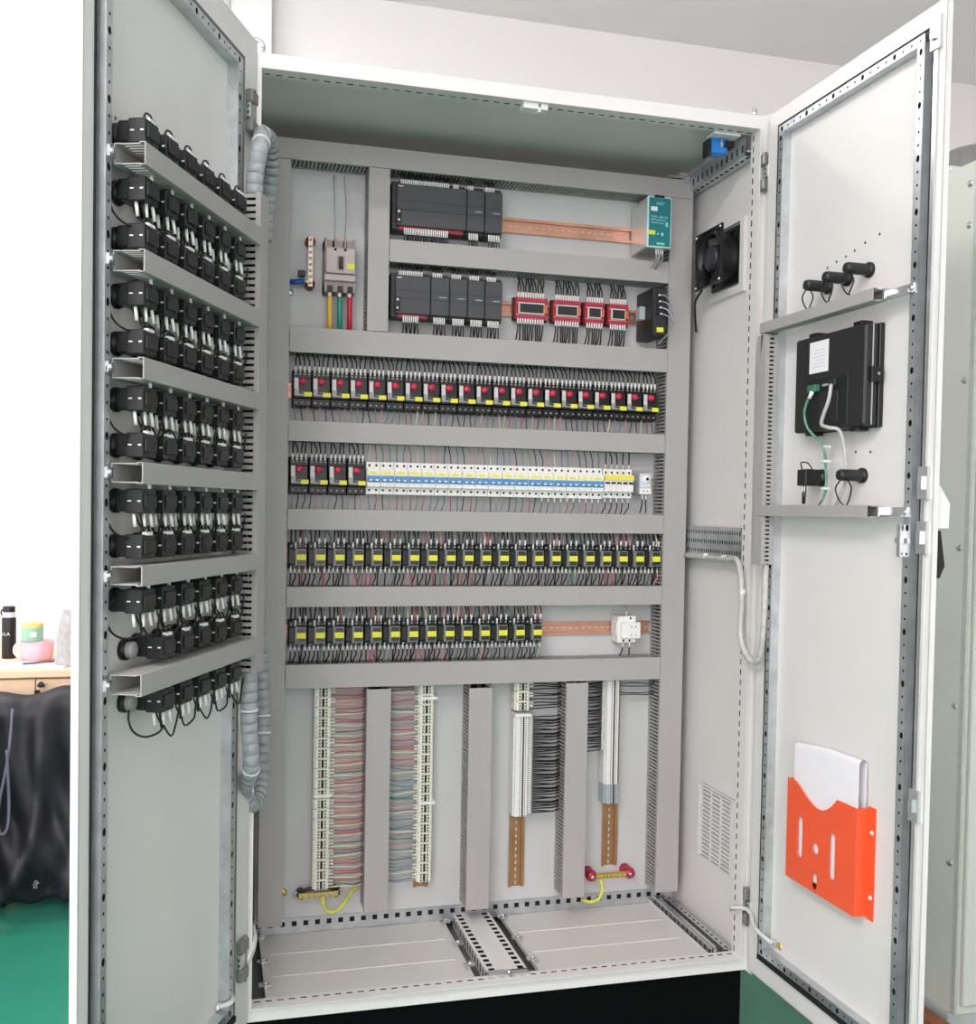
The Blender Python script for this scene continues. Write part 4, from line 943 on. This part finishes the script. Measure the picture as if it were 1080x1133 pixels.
# spiral wrapped cable looms between leaf and cabinet
def loom(name, label, pts, r=0.014, n=60, ties=()):
    t = thing(name, label, 'cable loom', pts[0])
    P = smooth([Vector(p)-Vector(pts[0]) for p in pts], 8)
    L = [0]
    for a, b_ in zip(P, P[1:]): L.append(L[-1]+(b_-a).length)
    def at(s):
        for i in range(len(L)-1):
            if L[i+1] >= s: return P[i].lerp(P[i+1], (s-L[i])/max(1e-9, L[i+1]-L[i]))
        return P[-1]
    step = 0.0205; k = int(L[-1]/step); path, rad, ms = [], [], []
    for i in range(k):
        for q, (fr_, rr) in enumerate(((0.0, 0.86), (0.06, 1.0), (0.94, 1.02), (1.0, 0.86))):
            path.append(at((i+min(fr_, 0.99))*step)); rad.append(r*rr); ms.append(1 if q == 3 else 0)
    MB().tube(path, rad, 14, ms[:-1] if len(ms) > 1 else 0).build('spiral_wrap', [sleeve, mat('dark wrap gap', (50, 53, 56), 0.6)], t)
    for s in ties:
        c = at(s*L[-1]); d = (at(min(1, s+0.01)*L[-1])-c).normalized()
        MB().cyl(c-d*0.002, c+d*0.002, r*1.1, 14).build('cable_tie', whitep, t)
    return t
loom('cable_loom', 'grey spiral wrapped cable loom arching from the upper door duct into the cabinet', [LP(0.108, 0.050, 1.772), LP(0.106, 0.052, 1.82), LP(0.085, 0.055, 1.885), Vector((-0.578, -0.045, 1.938)), Vector((-0.558, 0.02, 1.950)), Vector((-0.550, 0.075, 1.925)), Vector((-0.555, 0.11, 1.86)), Vector((-0.562, 0.12, 1.76))], 0.0165, ties=(0.2, 0.45))
loom('cable_loom', 'grey spiral wrapped cable loom sagging from the lower door duct into the cabinet', [LP(0.106, 0.050, 0.852), LP(0.104, 0.050, 0.75), LP(0.095, 0.052, 0.66), Vector((-0.600, -0.07, 0.585)), Vector((-0.582, -0.03, 0.545)), Vector((-0.563, 0.03, 0.555)), Vector((-0.556, 0.08, 0.62)), Vector((-0.556, 0.11, 0.72)), Vector((-0.560, 0.12, 0.86))], 0.0165, ties=(0.1, 0.26, 0.75, 0.8))
loom('cable_loom', 'grey wrapped cable loom running straight up inside the hinge side post', [Vector((-0.5625, 0.12, 0.865)), Vector((-0.5635, 0.12, 1.2)), Vector((-0.5635, 0.12, 1.5)), Vector((-0.5625, 0.12, 1.757))], 0.0125)
# earth straps of both leaves, looped cable of the right leaf
t = thing('earth_strap', 'pale grey earth strap bridging the contact block door to the cabinet', 'cable', LP(0.135, 0.004, 0.195))
o0 = Vector(t.location)
MB().tube([q-o0 for q in smooth([LP(0.135, 0.006, 0.195), LP(0.125, 0.03, 0.205), Vector((-0.627, -0.085, 0.196)), Vector((-0.59, -0.055, 0.218)), Vector((-0.572, -0.01, 0.245)), Vector((-0.575, 0.03, 0.262))], 5)], 0.0052, 10).build('strap', mat('pale cable', (206, 206, 202), 0.45), t)
MB().lathe((0, 0, 0), [(0, 0.006), (0.008, 0.006), (0.008, 0)], 8, 0, 'y').build('lug', zinc, t, None, (0, 0, ROTL))
t = thing('earth_strap', 'pale grey earth strap bridging the orange pocket door to the cabinet', 'cable', RP(0.105, 0.004, 0.186))
o0 = Vector(t.location)
MB().tube([q-o0 for q in smooth([Vector((0.572, 0.03, 0.205)), Vector((0.560, 0.0, 0.222)), Vector((0.583, -0.035, 0.226)), RP(0.06, 0.03, 0.205), RP(0.105, 0.012, 0.186)], 5)], 0.0048, 10).build('strap', mat('pale cable', (206, 206, 202), 0.45), t)
MB().cbox(-0.008, 0.008, -0.002, 0.010, -0.008, 0.008, 0.002).build('lug', zinc, t, None, (0, 0, ROTR))
t = thing('door_cable', 'clear sleeved cable hanging in a loop from the perforated cross plate', 'cable', (0.566, 0.03, 1.06))
o0 = Vector(t.location)
MB().tube([q-o0 for q in smooth([Vector((0.568, 0.32, 1.062)), Vector((0.566, 0.10, 1.062)), Vector((0.562, 0.02, 1.06)), Vector((0.564, 0.0, 0.98)), Vector((0.558, -0.008, 0.89)), Vector((0.559, -0.032, 0.845)), Vector((0.566, -0.062, 0.828)), RP(0.058, 0.034, 0.850), RP(0.070, 0.036, 0.91), RP(0.074, 0.036, 0.99), RP(0.074, 0.036, 1.07)], 6)], 0.0068, 10).build('sleeve', mat('pale sleeve', (192, 192, 186), 0.4, noise=0.15, scale=80), t)
for p_ in ((0.564, 0.0, 0.985), (0.566, 0.10, 1.062), (0.566, 0.2, 1.062)): MB().cbox(-0.006, 0.006, -0.006, 0.006, -0.004, 0.010, 0.002).build('cable_tie', whitep, t, Vector(p_)-o0)

# ------------------------------------------------------------------ fittings on the right leaf
def dr_thing(name, label, cat, u, z, group=None, t0=0.0015): return thing(name, label, cat, RP(u, t0, z), (0, 0, ROTR), group)
RROT = (0, 0, ROTR+math.pi)
make_duct('door_wire_duct', 'grey wire duct above the black screen housing on the orange pocket door', 0.474-0.062, 0.022, 0.034, RP(0.062, 0.026, 1.6005), RROT, wires=False)
make_duct('door_wire_duct', 'grey wire duct below the black screen housing on the orange pocket door', 0.474-0.062, 0.022, 0.034, RP(0.062, 0.026, 1.1840), RROT, wires=False)
make_duct('door_wire_duct', 'upright grey slotted duct at the hinge edge of the orange pocket door', 1.585-1.06, 0.034, 0.034, RP(0.070, 0.024, 1.06), (0, -math.pi/2, ROTR+math.pi))
for z in (1.6005, 1.1840):
    q = MB(); bxR(q, 0.474, 0.548, 0.024, 0.040, z-0.009, z-0.006); bxR(q, 0.474, 0.548, 0.024, 0.027, z-0.009, z+0.009); bxR(q, 0.478, 0.484, 0.024, 0.042, z-0.010, z+0.010)
    q.lathe((-0.545, 0.027, z), [(0, .004), (.005, .003), (.005, 0)], 8, 0, 'y'); q.build('duct_bracket', zinc, doorR)
q = MB(); bxR(q, 0.520, 0.552, 0.0015, 0.030, 1.125, 1.135); bxR(q, 0.530, 0.540, 0.0015, 0.034, 1.10, 1.16); q.build('lock_case', zinc, doorR)
# screen housing, local x = -u
t = dr_thing('screen_housing', 'black back housing of an operator screen with a white rating sticker', 'screen', 0.312, 1.351)
hw_, hh_ = 0.125, 0.205
MB().cbox(-hw_, hw_, 0.0, 0.012, 0.0, hh_, 0.002).build('rear_flange', blackp, t)
hb = MB().cbox(-hw_+0.002, hw_-0.002, 0.012, 0.043, 0.002, hh_-0.002, 0.004)
hb.build('back_shell', mat('black screen shell', (34, 34, 36), 0.5, noise=0.06), t)
MB().box(-hw_-0.0004, -hw_+0.0022, 0.026, 0.0275, 0.004, hh_-0.004).build('side_seam', greyt, t)
rc = MB().cbox(-hw_+0.055, hw_-0.060+0.006, 0.0425, 0.0445, 0.006, 0.110, 0.001).build('connector_bay', mat('bay shade plastic', (22, 27, 27), 0.5), t)
MB().cbox(-0.040, 0.030, 0.0445, 0.0465, 0.018, 0.080, 0.001).build('bay_cover', mat('black screen shell', (34, 34, 36), 0.5), t)
st = MB().box(0.000, 0.068, 0.0430, 0.0436, 0.124, 0.190).build('rating_sticker', paper, t)
ln = MB()
for k in range(6): ln.box(0.010, 0.058-0.006*(k % 3), 0.0436, 0.0438, 0.136+k*0.007, 0.1368+k*0.007)
ln.build('printed_lines', greyt, st)
for (x, z) in ((-0.085, hh_-0.001), (0.070, hh_-0.001), (-0.080, -0.006), (0.075, -0.006)): MB().cbox(x-0.014, x+0.014, 0.010, 0.036, z, z+0.008, 0.001).build('mounting_clamp', blackp, t)
for x in (-hw_-0.008, hw_): MB().cbox(x, x+0.008, 0.008, 0.034, 0.088, 0.118, 0.001).build('mounting_clamp', blackp, t)
for x in (-hw_-0.010,): MB().cyl((x, 0.021, 0.103), (x-0.002, 0.021, 0.103), 0.003, 8).build('clamp_screw', steel, t)
MB().cbox(0.026, 0.056, 0.0445, 0.056, 0.083, 0.098, 0.001).build('terminal_plug', cgreen, t)
for k in range(3): MB().cyl((0.008-k*0.007, 0.0445, 0.094), (0.008-k*0.007, 0.050, 0.094), 0.003, 8).build('status_knob', steel, t)
MB().cbox(-0.036, -0.014, 0.0445, 0.052, 0.090, 0.104, 0.001).build('serial_port', plcd, t)
MB().tube(smooth([(0.036, 0.056, 0.085), (0.046, 0.060, 0.066), (0.060, 0.058, 0.040), (0.050, 0.054, 0.006), (0.026, 0.034, -0.030), (0.024, 0.026, -0.08), (0.024, 0.026, -0.125), (0.040, 0.03, -0.155)], 5), 0.0028, 8).build('power_wire', mat('green white wire', (96, 150, 124), 0.45, noise=0.3, scale=80), t)
MB().cyl((0.034, 0.057, 0.084), (0.041, 0.059, 0.070), 0.0042, 8).build('wire_sleeve', whitep, t)
MB().tube(smooth([(-0.028, 0.054, 0.092), (-0.030, 0.060, 0.06), (-0.012, 0.060, 0.030), (-0.004, 0.058, 0.012), (-0.026, 0.056, 0.004), (-0.042, 0.040, -0.004), (-0.046, 0.030, -0.05), (-0.044, 0.026, -0.11), (-0.020, 0.030, -0.155)], 5), 0.0040, 8).build('signal_cable', mat('pale grey cable', (186, 184, 184), 0.45), t)
for (x, z) in ((0.024, -0.034), (0.024, -0.065), (0.024, -0.122)): MB().cbox(x-0.006, x+0.006, 0.018, 0.034, z, z+0.005, 0.001).build('cable_tie', whitep, t)
# buttons
def door_button(u, z, label, group=None, tall=0.058):
    t = dr_thing('indicator_button', label, 'button', u, z, group)
    MB().lathe((0, 0, 0), [(0.0, 0.0), (0.0155, 0.0), (0.0155, 0.007), (0.012, 0.009)], 18, 0, 'y').build('collar', blackp, t)
    MB().lathe((0, 0, 0), [(0.012, 0.009), (0.0118, tall*0.9), (0.010, tall), (0.0, tall)], 18, 0, 'y').build('barrel', mat('charcoal contact plastic', (31, 33, 34), 0.42, noise=0.12), t)
    MB().box(0.005, 0.0145, tall*0.45, tall*0.70, -0.003, 0.003).build('marking', whitep, t)
    return t
for k, (u, z) in enumerate(((0.243, 1.664), (0.312, 1.667), (0.3835, 1.670))):
    t = door_button(u, z, f'{nth(k+1)} small black indicator barrel from the hinge edge, above the screen housing', 'three indicator barrels above the screen housing')
    MB().tube(smooth([(-0.006, 0.050, -0.010), (-0.014, 0.048, -0.028), (0.004, 0.044, -0.046), (0.012, 0.040, -0.058)], 4), 0.0016, 5).build('wire', wblack, t)
    MB().tube(smooth([(0.010, 0.050, -0.008), (0.026, 0.048, -0.022), (0.018, 0.044, -0.044), (0.0, 0.040, -0.056)], 4), 0.0016, 5).build('wire', wblack, t)
t = door_button(0.379, 1.257, 'small black indicator barrel beneath the screen housing')
for s_ in (-1, 1): MB().tube(smooth([(s_*0.009, 0.045, -0.008), (s_*0.026, 0.046, -0.026), (s_*0.018, 0.044, -0.048), (0.002*s_, 0.04, -0.064)], 4), 0.0016, 5).build('wire', wblack, t)
t = dr_thing('contact_block_unit', 'square black contact block beneath the screen housing', 'contact block', 0.238, 1.2555)
inst('collar', k_col, t); MB().cbox(-0.016, 0.018, 0.013, 0.052, -0.0175, 0.0175, 0.002).build('contact_block', blackp, t); MB().box(0.018, 0.0186, 0.028, 0.034, -0.001, 0.001).build('marking', whitep, t)
for k in range(3): MB().tube(smooth([(0.006-k*0.007, 0.046, -0.017), (0.004-k*0.006, 0.046, -0.035), (0.012-k*0.004, 0.04, -0.056)], 4), 0.0015, 5).build('wire', wblack, t)
MB().tube(smooth([(0.008, 0.046, 0.018), (0.006, 0.05, 0.032), (-0.014, 0.046, 0.030), (-0.018, 0.036, 0.014)], 4), 0.0015, 5).build('wire', wblack, t)
for k in range(2): MB().cyl((0.004-k*0.009, 0.046, -0.018), (0.004-k*0.009, 0.046, -0.031), 0.0021, 6).build('ferrule', whitep, t)
# spare holes in the leaf
for (u, z) in ((0.300, 1.716), (0.330, 1.721), (0.236, 1.706), (0.268, 1.712), (0.410, 1.735), (0.364, 1.729), (0.352, 1.306), (0.400, 1.304)):
    MB().lathe((-u, 0.0015, z), [(0.0, 0.0004), (0.0028, 0.0004), (0.0028, 0)], 10, 0, 'y').build('spare_hole', dark, doorR)
for (u, z) in ((0.585, 1.775), (0.553, 1.757)):
    MB().lathe((u, 0.0015, z), [(0.0, 0.0004), (0.0028, 0.0004), (0.0028, 0)], 10, 0, 'y').build('spare_hole', dark, doorL)

# orange document pocket (sheet outline with cut outs), local x = -u
t = dr_thing('document_pocket', 'orange plastic document pocket with slots and a round hole', 'document pocket', 0.305, 0.370)
import bmesh
def sheet_with_holes(outline, holes, y0, y1):
    bm = bmesh.new(); edges = []
    for poly in [outline]+holes:
        vs_ = [bm.verts.new((x, 0, z)) for x, z in poly]
        for i in range(len(vs_)): edges.append(bm.edges.new((vs_[i], vs_[(i+1) % len(vs_)])))
    r = bmesh.ops.triangle_fill(bm, use_beauty=True, use_dissolve=False, edges=edges, normal=(0, -1, 0))
    fs = [f for f in bm.faces]
    ex = bmesh.ops.extrude_face_region(bm, geom=fs)
    for v in [g for g in ex['geom'] if isinstance(g, bmesh.types.BMVert)]: v.co.y += y1-y0
    for v in bm.verts: v.co.y += y0
    bmesh.ops.recalc_face_normals(bm, faces=bm.faces)
    me = bpy.data.meshes.new('sheet'); bm.to_mesh(me); bm.free(); return me
PW = 0.124
out = [(-PW, 0.004), (PW, 0.004), (PW, 0.224)]
out += [(0.092-0.150*k/16, 0.222-0.038*math.sin(math.pi*(k/16)**1.25)**0.9) for k in range(17)]
out += [(-PW, 0.222)]
def slot_poly(cx, z0, z1, r, n=6):
    P = [(cx+r*math.cos(a), z1-r+r*math.sin(a)) for a in [math.pi*k/n for k in range(n+1)]]
    P += [(cx+r*math.cos(a), z0+r+r*math.sin(a)) for a in [math.pi+math.pi*k/n for k in range(n+1)]]
    return P
# order outline by going round: bottom left -> bottom right -> right up -> top to left
holes = [slot_poly(0.072, 0.060, 0.150, 0.0095), slot_poly(-0.046, 0.052, 0.150, 0.0095), [(0.014+0.012*math.cos(a), 0.098+0.012*math.sin(a)) for a in [2*math.pi*k/14 for k in range(14)]], slot_poly(0.014, 0.010, 0.046, 0.009)]
me = sheet_with_holes(out, holes, 0.028, 0.030); me.materials.append(orangep); inst('pocket_front', me, t)
pk = MB().box(-PW-0.0, -PW+0.002, 0.002, 0.028, 0.004, 0.222).box(PW-0.002, PW, 0.002, 0.028, 0.004, 0.222).box(-PW+0.002, PW-0.002, 0.002, 0.028, 0.004, 0.006)
pk.box(-PW-0.022, -PW, 0.0, 0.002, 0.0, 0.226).box(PW, PW+0.012, 0.0, 0.002, 0.0, 0.226).build('pocket_body', orangep, t)
for z in (0.045, 0.175): MB().lathe((-PW-0.012, 0.002, z), [(0, 0.004), (0.004, 0.003), (0.0055, 0)], 10, 0, 'y').build('rivet', tinned, t)
t = dr_thing('document_roll', 'folded white drawing sheets tucked in the orange pocket', 'paper', 0.308, 0.392)
pp_ = MB(); prof = []
for k in range(11):
    a = math.pi*k/10; prof.append((0.015-0.009*math.cos(a), 0.285+0.009*math.sin(a)))
prof = [(0.0060, 0.0)]+prof+[(0.0240, 0.0)]
bse = len(pp_.v)
for (y, z) in prof:
    for x, dz in ((-0.118, 0.002), (0.0, 0.0), (0.112, -0.012)): pp_.v.append((x, y, z+(dz if z > 0.1 else 0)))
for i in range(len(prof)-1):
    for j in range(2): pp_.face((bse+i*3+j, bse+i*3+j+1, bse+(i+1)*3+j+1, bse+(i+1)*3+j), 0, True)
pp_.build('sheets', paper, t)

# ------------------------------------------------------------------ neighbouring cabinet
t = thing('neighbour_cabinet', 'grey green closed cabinet with bolted edge standing beside the open cabinet', 'cabinet', (1.15, -0.06, GZ))
g0 = -GZ
MB().box(0.0, 0.8, 0.0, 0.62, 0.045, 2.06+g0).build('body', greycab, t)
MB().box(-0.001, 0.006, -0.004, 0.012, 0.045, 2.06+g0).build('corner_trim', mat('pale green grey paint', (196, 203, 196), 0.45), t)
MB().box(-0.0005, 0.79, 0.02, 0.6, 0.0, 0.045).build('skirt', mat('pale skirt', (206, 214, 212), 0.5), t)
nd = MB().cbox(0.015, 0.785, -0.016, -0.001, 0.07, 2.04+g0, 0.003).build('front_door', greycab, t)
MB().cbox(0.055, 0.085, -0.030, -0.016, 1.05, 1.22, 0.004).build('door_handle', blackp, nd)
for z in (2.008, 1.905, 1.52, 1.10, 0.7, 0.3): MB().lathe((0, 0.03, z+g0), [(0, -0.005), (0.006, -0.0045), (0.009, 0)], 12, 0, 'x').build('bolt', steel, t)
MB().cbox(-0.004, 0.03, 0.10, 0.13, 2.06+g0, 2.075+g0, 0.002).build('roof_clip', whitep, t)
vt = MB().lathe((0.16, 0.20, 2.06+g0), [(0.15, 0.0), (0.15, 0.012), (0.145, 0.03), (0.12, 0.07), (0.08, 0.095), (0.04, 0.105), (0.0, 0.108)], 28)
vt.build('roof_cowl', mat('grey cowl metal', (150, 147, 146), 0.4, metal=0.4), t)
t = thing('pallet', 'brown wooden pallet boards at the foot of the grey green cabinet', 'pallet', (1.02, -0.3, GZ))
for k in range(3): MB().box(-0.06+k*0.055, -0.012+k*0.055, -0.35, 0.35, 0.022, 0.040).build('board', woodb, t)
for y in (-0.3, 0.25): MB().box(-0.06, 0.10, y, y+0.06, 0.0, 0.022).build('bearer', woodb, t)

# ------------------------------------------------------------------ desk corner
DZt = 0.627
t = thing('desk', 'pale wood desk with key operated drawers by the white wall', 'desk', (-1.5, 1.70, GZ))
def D(mb, name, m): return mb.build(name, m, t, (1.5, -1.70, -GZ))
D(MB().cbox(-2.3, -0.75, 1.385, 2.05, DZt-0.026, DZt, 0.003), 'desktop', wood)
D(MB().box(-2.28, -2.25, 1.42, 2.03, GZ, DZt-0.026).box(-0.80, -0.77, 1.42, 2.03, GZ, DZt-0.026).box(-2.25, -0.80, 2.01, 2.03, 0.1, DZt-0.026), 'carcass', wood)
D(MB().cbox(-2.245, -1.2225, 1.405, 1.42, 0.475, DZt-0.032, 0.002), 'apron', wood)
d1 = D(MB().cbox(-1.2195, -0.805, 1.405, 1.42, DZt-0.090, DZt-0.032, 0.002), 'drawer', wood)
D(MB().cbox(-1.2195, -0.805, 1.405, 1.42, 0.475, DZt-0.094, 0.002), 'drawer', wood)
MB().cyl((-1.204, 1.405, 0.577), (-1.204, 1.39, 0.577), 0.009, 12).build('lock', blackp, d1)
MB().cbox(-1.212, -1.190, 1.375, 1.39, 0.573, 0.583, 0.002).build('key', blackp, d1)
MB().cbox(-1.222, -1.205, 1.385, 1.392, 0.541, 0.561, 0.002).cyl((-1.2135, 1.388, 0.541), (-1.2135, 1.388, 0.525), 0.0015, 6).build('spare_key', blackp, d1)
t = thing('bottle', 'tall black drink bottle with clear neck on the desk', 'bottle', (-1.3495, 1.68, DZt))
MB().lathe((0, 0, 0), [(0, 0), (0.022, 0), (0.0235, 0.004), (0.0235, 0.138), (0.022, 0.144)], 24).build('body', blackp, t)
MB().lathe((0, 0, 0), [(0.022, 0.144), (0.0215, 0.160), (0.021, 0.162)], 24).build('neck', mat('clear neck', (214, 214, 220), 0.1), t)
MB().lathe((0, 0, 0), [(0.0205, 0.162), (0.0205, 0.180), (0.018, 0.182), (0, 0.182)], 24).build('cap', blackp, t)
MB().tube(arc((-0.019, 0, 0.172), (-0.021, 0, 0.150), 0.006, 6, (-1, 0, 0)), 0.003, 6).build('carry_loop', blackp, t)
inst('lettering', text_mesh('KLA', 0.016, whitep), t, (-0.022, -0.0245, 0.082), RX)
t = thing('cup', 'pink printed cup with white handle below the mint green tin', 'cup', (-1.248, 1.62, DZt))
MB().lathe((0, 0, 0), [(0, 0.002), (0.045, 0.0), (0.052, 0.012), (0.056, 0.066), (0.053, 0.066), (0.048, 0.014), (0, 0.010)], 26).build('body', pinkm, t)
MB().tube([(-0.052-0.022*math.sin(a), 0, 0.036+0.024*math.cos(a)) for a in [math.pi*k/8 for k in range(9)]], 0.0055, 8).build('handle', whitep, t)
t = thing('tin', 'round mint green tin with gold lid resting on the pink cup', 'tin', (-1.264, 1.62, DZt+0.0665))
MB().lathe((0, 0, 0), [(0, 0), (0.034, 0), (0.035, 0.003), (0.035, 0.050)], 24).build('body', mintm, t)
MB().lathe((0, 0, 0), [(0.036, 0.048), (0.036, 0.062), (0.033, 0.064), (0, 0.064)], 24).build('lid', goldm, t)
MB().box(-0.002, 0.018, -0.0365, -0.0345, 0.018, 0.034).build('label', whitep, t)
t = thing('felt_bag', 'soft grey felt bag slumped at the desk edge', 'bag', (-1.115, 1.49, DZt))
bg_ = MB(); n_, m_ = 14, 18
for i in range(n_+1):
    f_ = i/n_; z = 0.165*f_
    for k in range(m_):
        th = 2*math.pi*k/m_; r = 0.062*(1.0-0.30*f_**1.6)+0.004*math.sin(3*th+6*f_)+0.003*math.sin(7*th-4*f_)
        bg_.v.append((r*math.cos(th)*(1.0)+0.010*f_, r*math.sin(th)*0.72, z*(1-0.12*math.cos(th+0.6)*f_)))
for i in range(n_):
    for k in range(m_): bg_.face((i*m_+k, i*m_+(k+1) % m_, (i+1)*m_+(k+1) % m_, (i+1)*m_+k), 0, True)
bg_.face([n_*m_+k for k in range(m_)]); bg_.face([k for k in range(m_)][::-1])
bg_.build('bag_body', bagm, t)
MB().tube(smooth([(0.015, -0.046, 0.12), (0.025, -0.058, 0.09), (0.040, -0.05, 0.07)], 4), 0.004, 6).build('strap', bagm, t)
for k, (x, y, rz, sx, sy) in enumerate(((-1.33, 1.50, 0.12, 0.20, 0.14), (-1.18, 1.46, -0.2, 0.10, 0.07))):
    o = MB().box(-sx/2, sx/2, -sy/2, sy/2, 0, 0.003).build('paper_sheet', paper, None, (x, y, DZt+0.0005), (0, 0, rz)); tag(o, ('loose white paper sheets lying in front of the bottle', 'white paper slip lying by the grey felt bag')[k], 'paper')
t = thing('pen', 'dark pen lying on the desk before the pink cup', 'pen', (-1.22, 1.51, DZt+0.008), (0, 0, 0.5))
MB().cyl((-0.06, 0, 0), (0.06, 0, 0), 0.004, 8).build('barrel', mat('grey pen', (110, 108, 110), 0.4), t)
MB().cyl((0.045, 0, 0), (0.075, 0, 0.001), 0.005, 8).build('cap', blackp, t)

# chair under the jacket
t = thing('office_chair', 'black office chair pushed against the desk under a jacket', 'chair', (-1.20, 1.26, GZ))
MB().cbox(-0.20, 0.20, 0.032, 0.065, 0.42, 0.645, 0.012).build('backrest', blackp, t)
MB().cbox(-0.21, 0.21, 0.06, 0.42, 0.36, 0.41, 0.015).build('seat', blackp, t)
MB().cyl((0, 0.22, 0.06), (0, 0.22, 0.38), 0.025, 14).build('column', blackp, t)
for k in range(5):
    a = 2*math.pi*k/5+0.3; e = Vector((0.18*math.cos(a), 0.22+0.18*math.sin(a), 0.045))
    l_ = MB().tube([(0, 0.22, 0.08), e], [0.022, 0.014], 8).build('leg', blackp, t)
    MB().lathe((e.x, e.y, 0.022), [(0.0, -0.012), (0.022, -0.012), (0.022, 0.012), (0.0, 0.012)], 12, 0, 'x').build('caster', blackp, l_)
# jacket: folded cloth over the backrest, front fall towards the camera side
t = thing('jacket', 'black jacket with drawstring loop hanging over the chair back', 'jacket', (-1.20, 1.26, GZ))
jk = MB(); nu, nv = 44, 40
rj = random.Random(3)
def fall(u, v, side):
    x = -0.33+0.66*u
    top = 0.700+0.012*math.sin(9*u+1)+0.008*math.sin(23*u)-0.03*abs(u-0.5)
    w1 = u*21+v*5.0+1.2*math.sin(v*5+u*3); fold = 0.026*(1-abs(math.sin(w1*0.5)))**2*2.0-0.016+0.014*math.sin(u*37-v*9.0+2*math.sin(v*4))+0.016*math.sin(u*8+v*13)*v
    if side:   # visible fall
        z = top-v*0.66+(0.02*math.sin(u*5+0.4))*v
        y = 0.005-0.050*math.sin(min(1, v*12)*math.pi/2)-0.05*v*(1-v)-fold*min(1, 0.25+v*2.5)
        if v > 0.62: y -= 0.018*math.sin((v-0.62)/0.38*math.pi)
        y = min(y, -0.012) if v > 0.08 else y
    else:
        z = top-v*0.40; y = 0.005+0.068*math.sin(min(1, v*4)*math.pi/2)+fold*0.3*v
    return (x*(1-0.06*v*math.cos(u*6)), y+0.03, z)
grid = [[fall(i/nu, 1-j/(nv//2), False) for i in range(nu+1)] for j in range(nv//2)]+[[fall(i/nu, j/nv, True) for i in range(nu+1)] for j in range(nv+1)]
for row in grid: jk.v += row
for j in range(len(grid)-1):
    for i in range(nu): jk.face((j*(nu+1)+i, j*(nu+1)+i+1, (j+1)*(nu+1)+i+1, (j+1)*(nu+1)+i), 0, True)
jo = jk.build('jacket_body', jacketm, t)
sm_ = jo.modifiers.new('thickness', 'SOLIDIFY'); sm_.thickness = 0.008; sm_.offset = 0
MB().tube(smooth([(-0.055, -0.062, 0.66), (-0.062, -0.088, 0.52), (-0.088, -0.10, 0.36), (-0.082, -0.104, 0.29), (-0.062, -0.104, 0.30), (-0.058, -0.098, 0.38), (-0.066, -0.09, 0.54)], 6), 0.005, 8).build('drawstring', mat('purple grey cord', (96, 94, 112), 0.4), t)
MB().tube(smooth([(-0.12, -0.05, 0.64), (-0.118, -0.088, 0.5), (-0.125, -0.10, 0.36), (-0.145, -0.105, 0.24), (-0.16, -0.10, 0.1)], 5), [0.018+0.03*i/20 for i in range(21)], 12).build('sleeve', jacketm, t)
inst('lettering', text_mesh('zip', 0.024, mat('pale print', (140, 138, 146), 0.5)), t, (0.030, -0.150, 0.125), (math.pi/2, -1.45, 0))
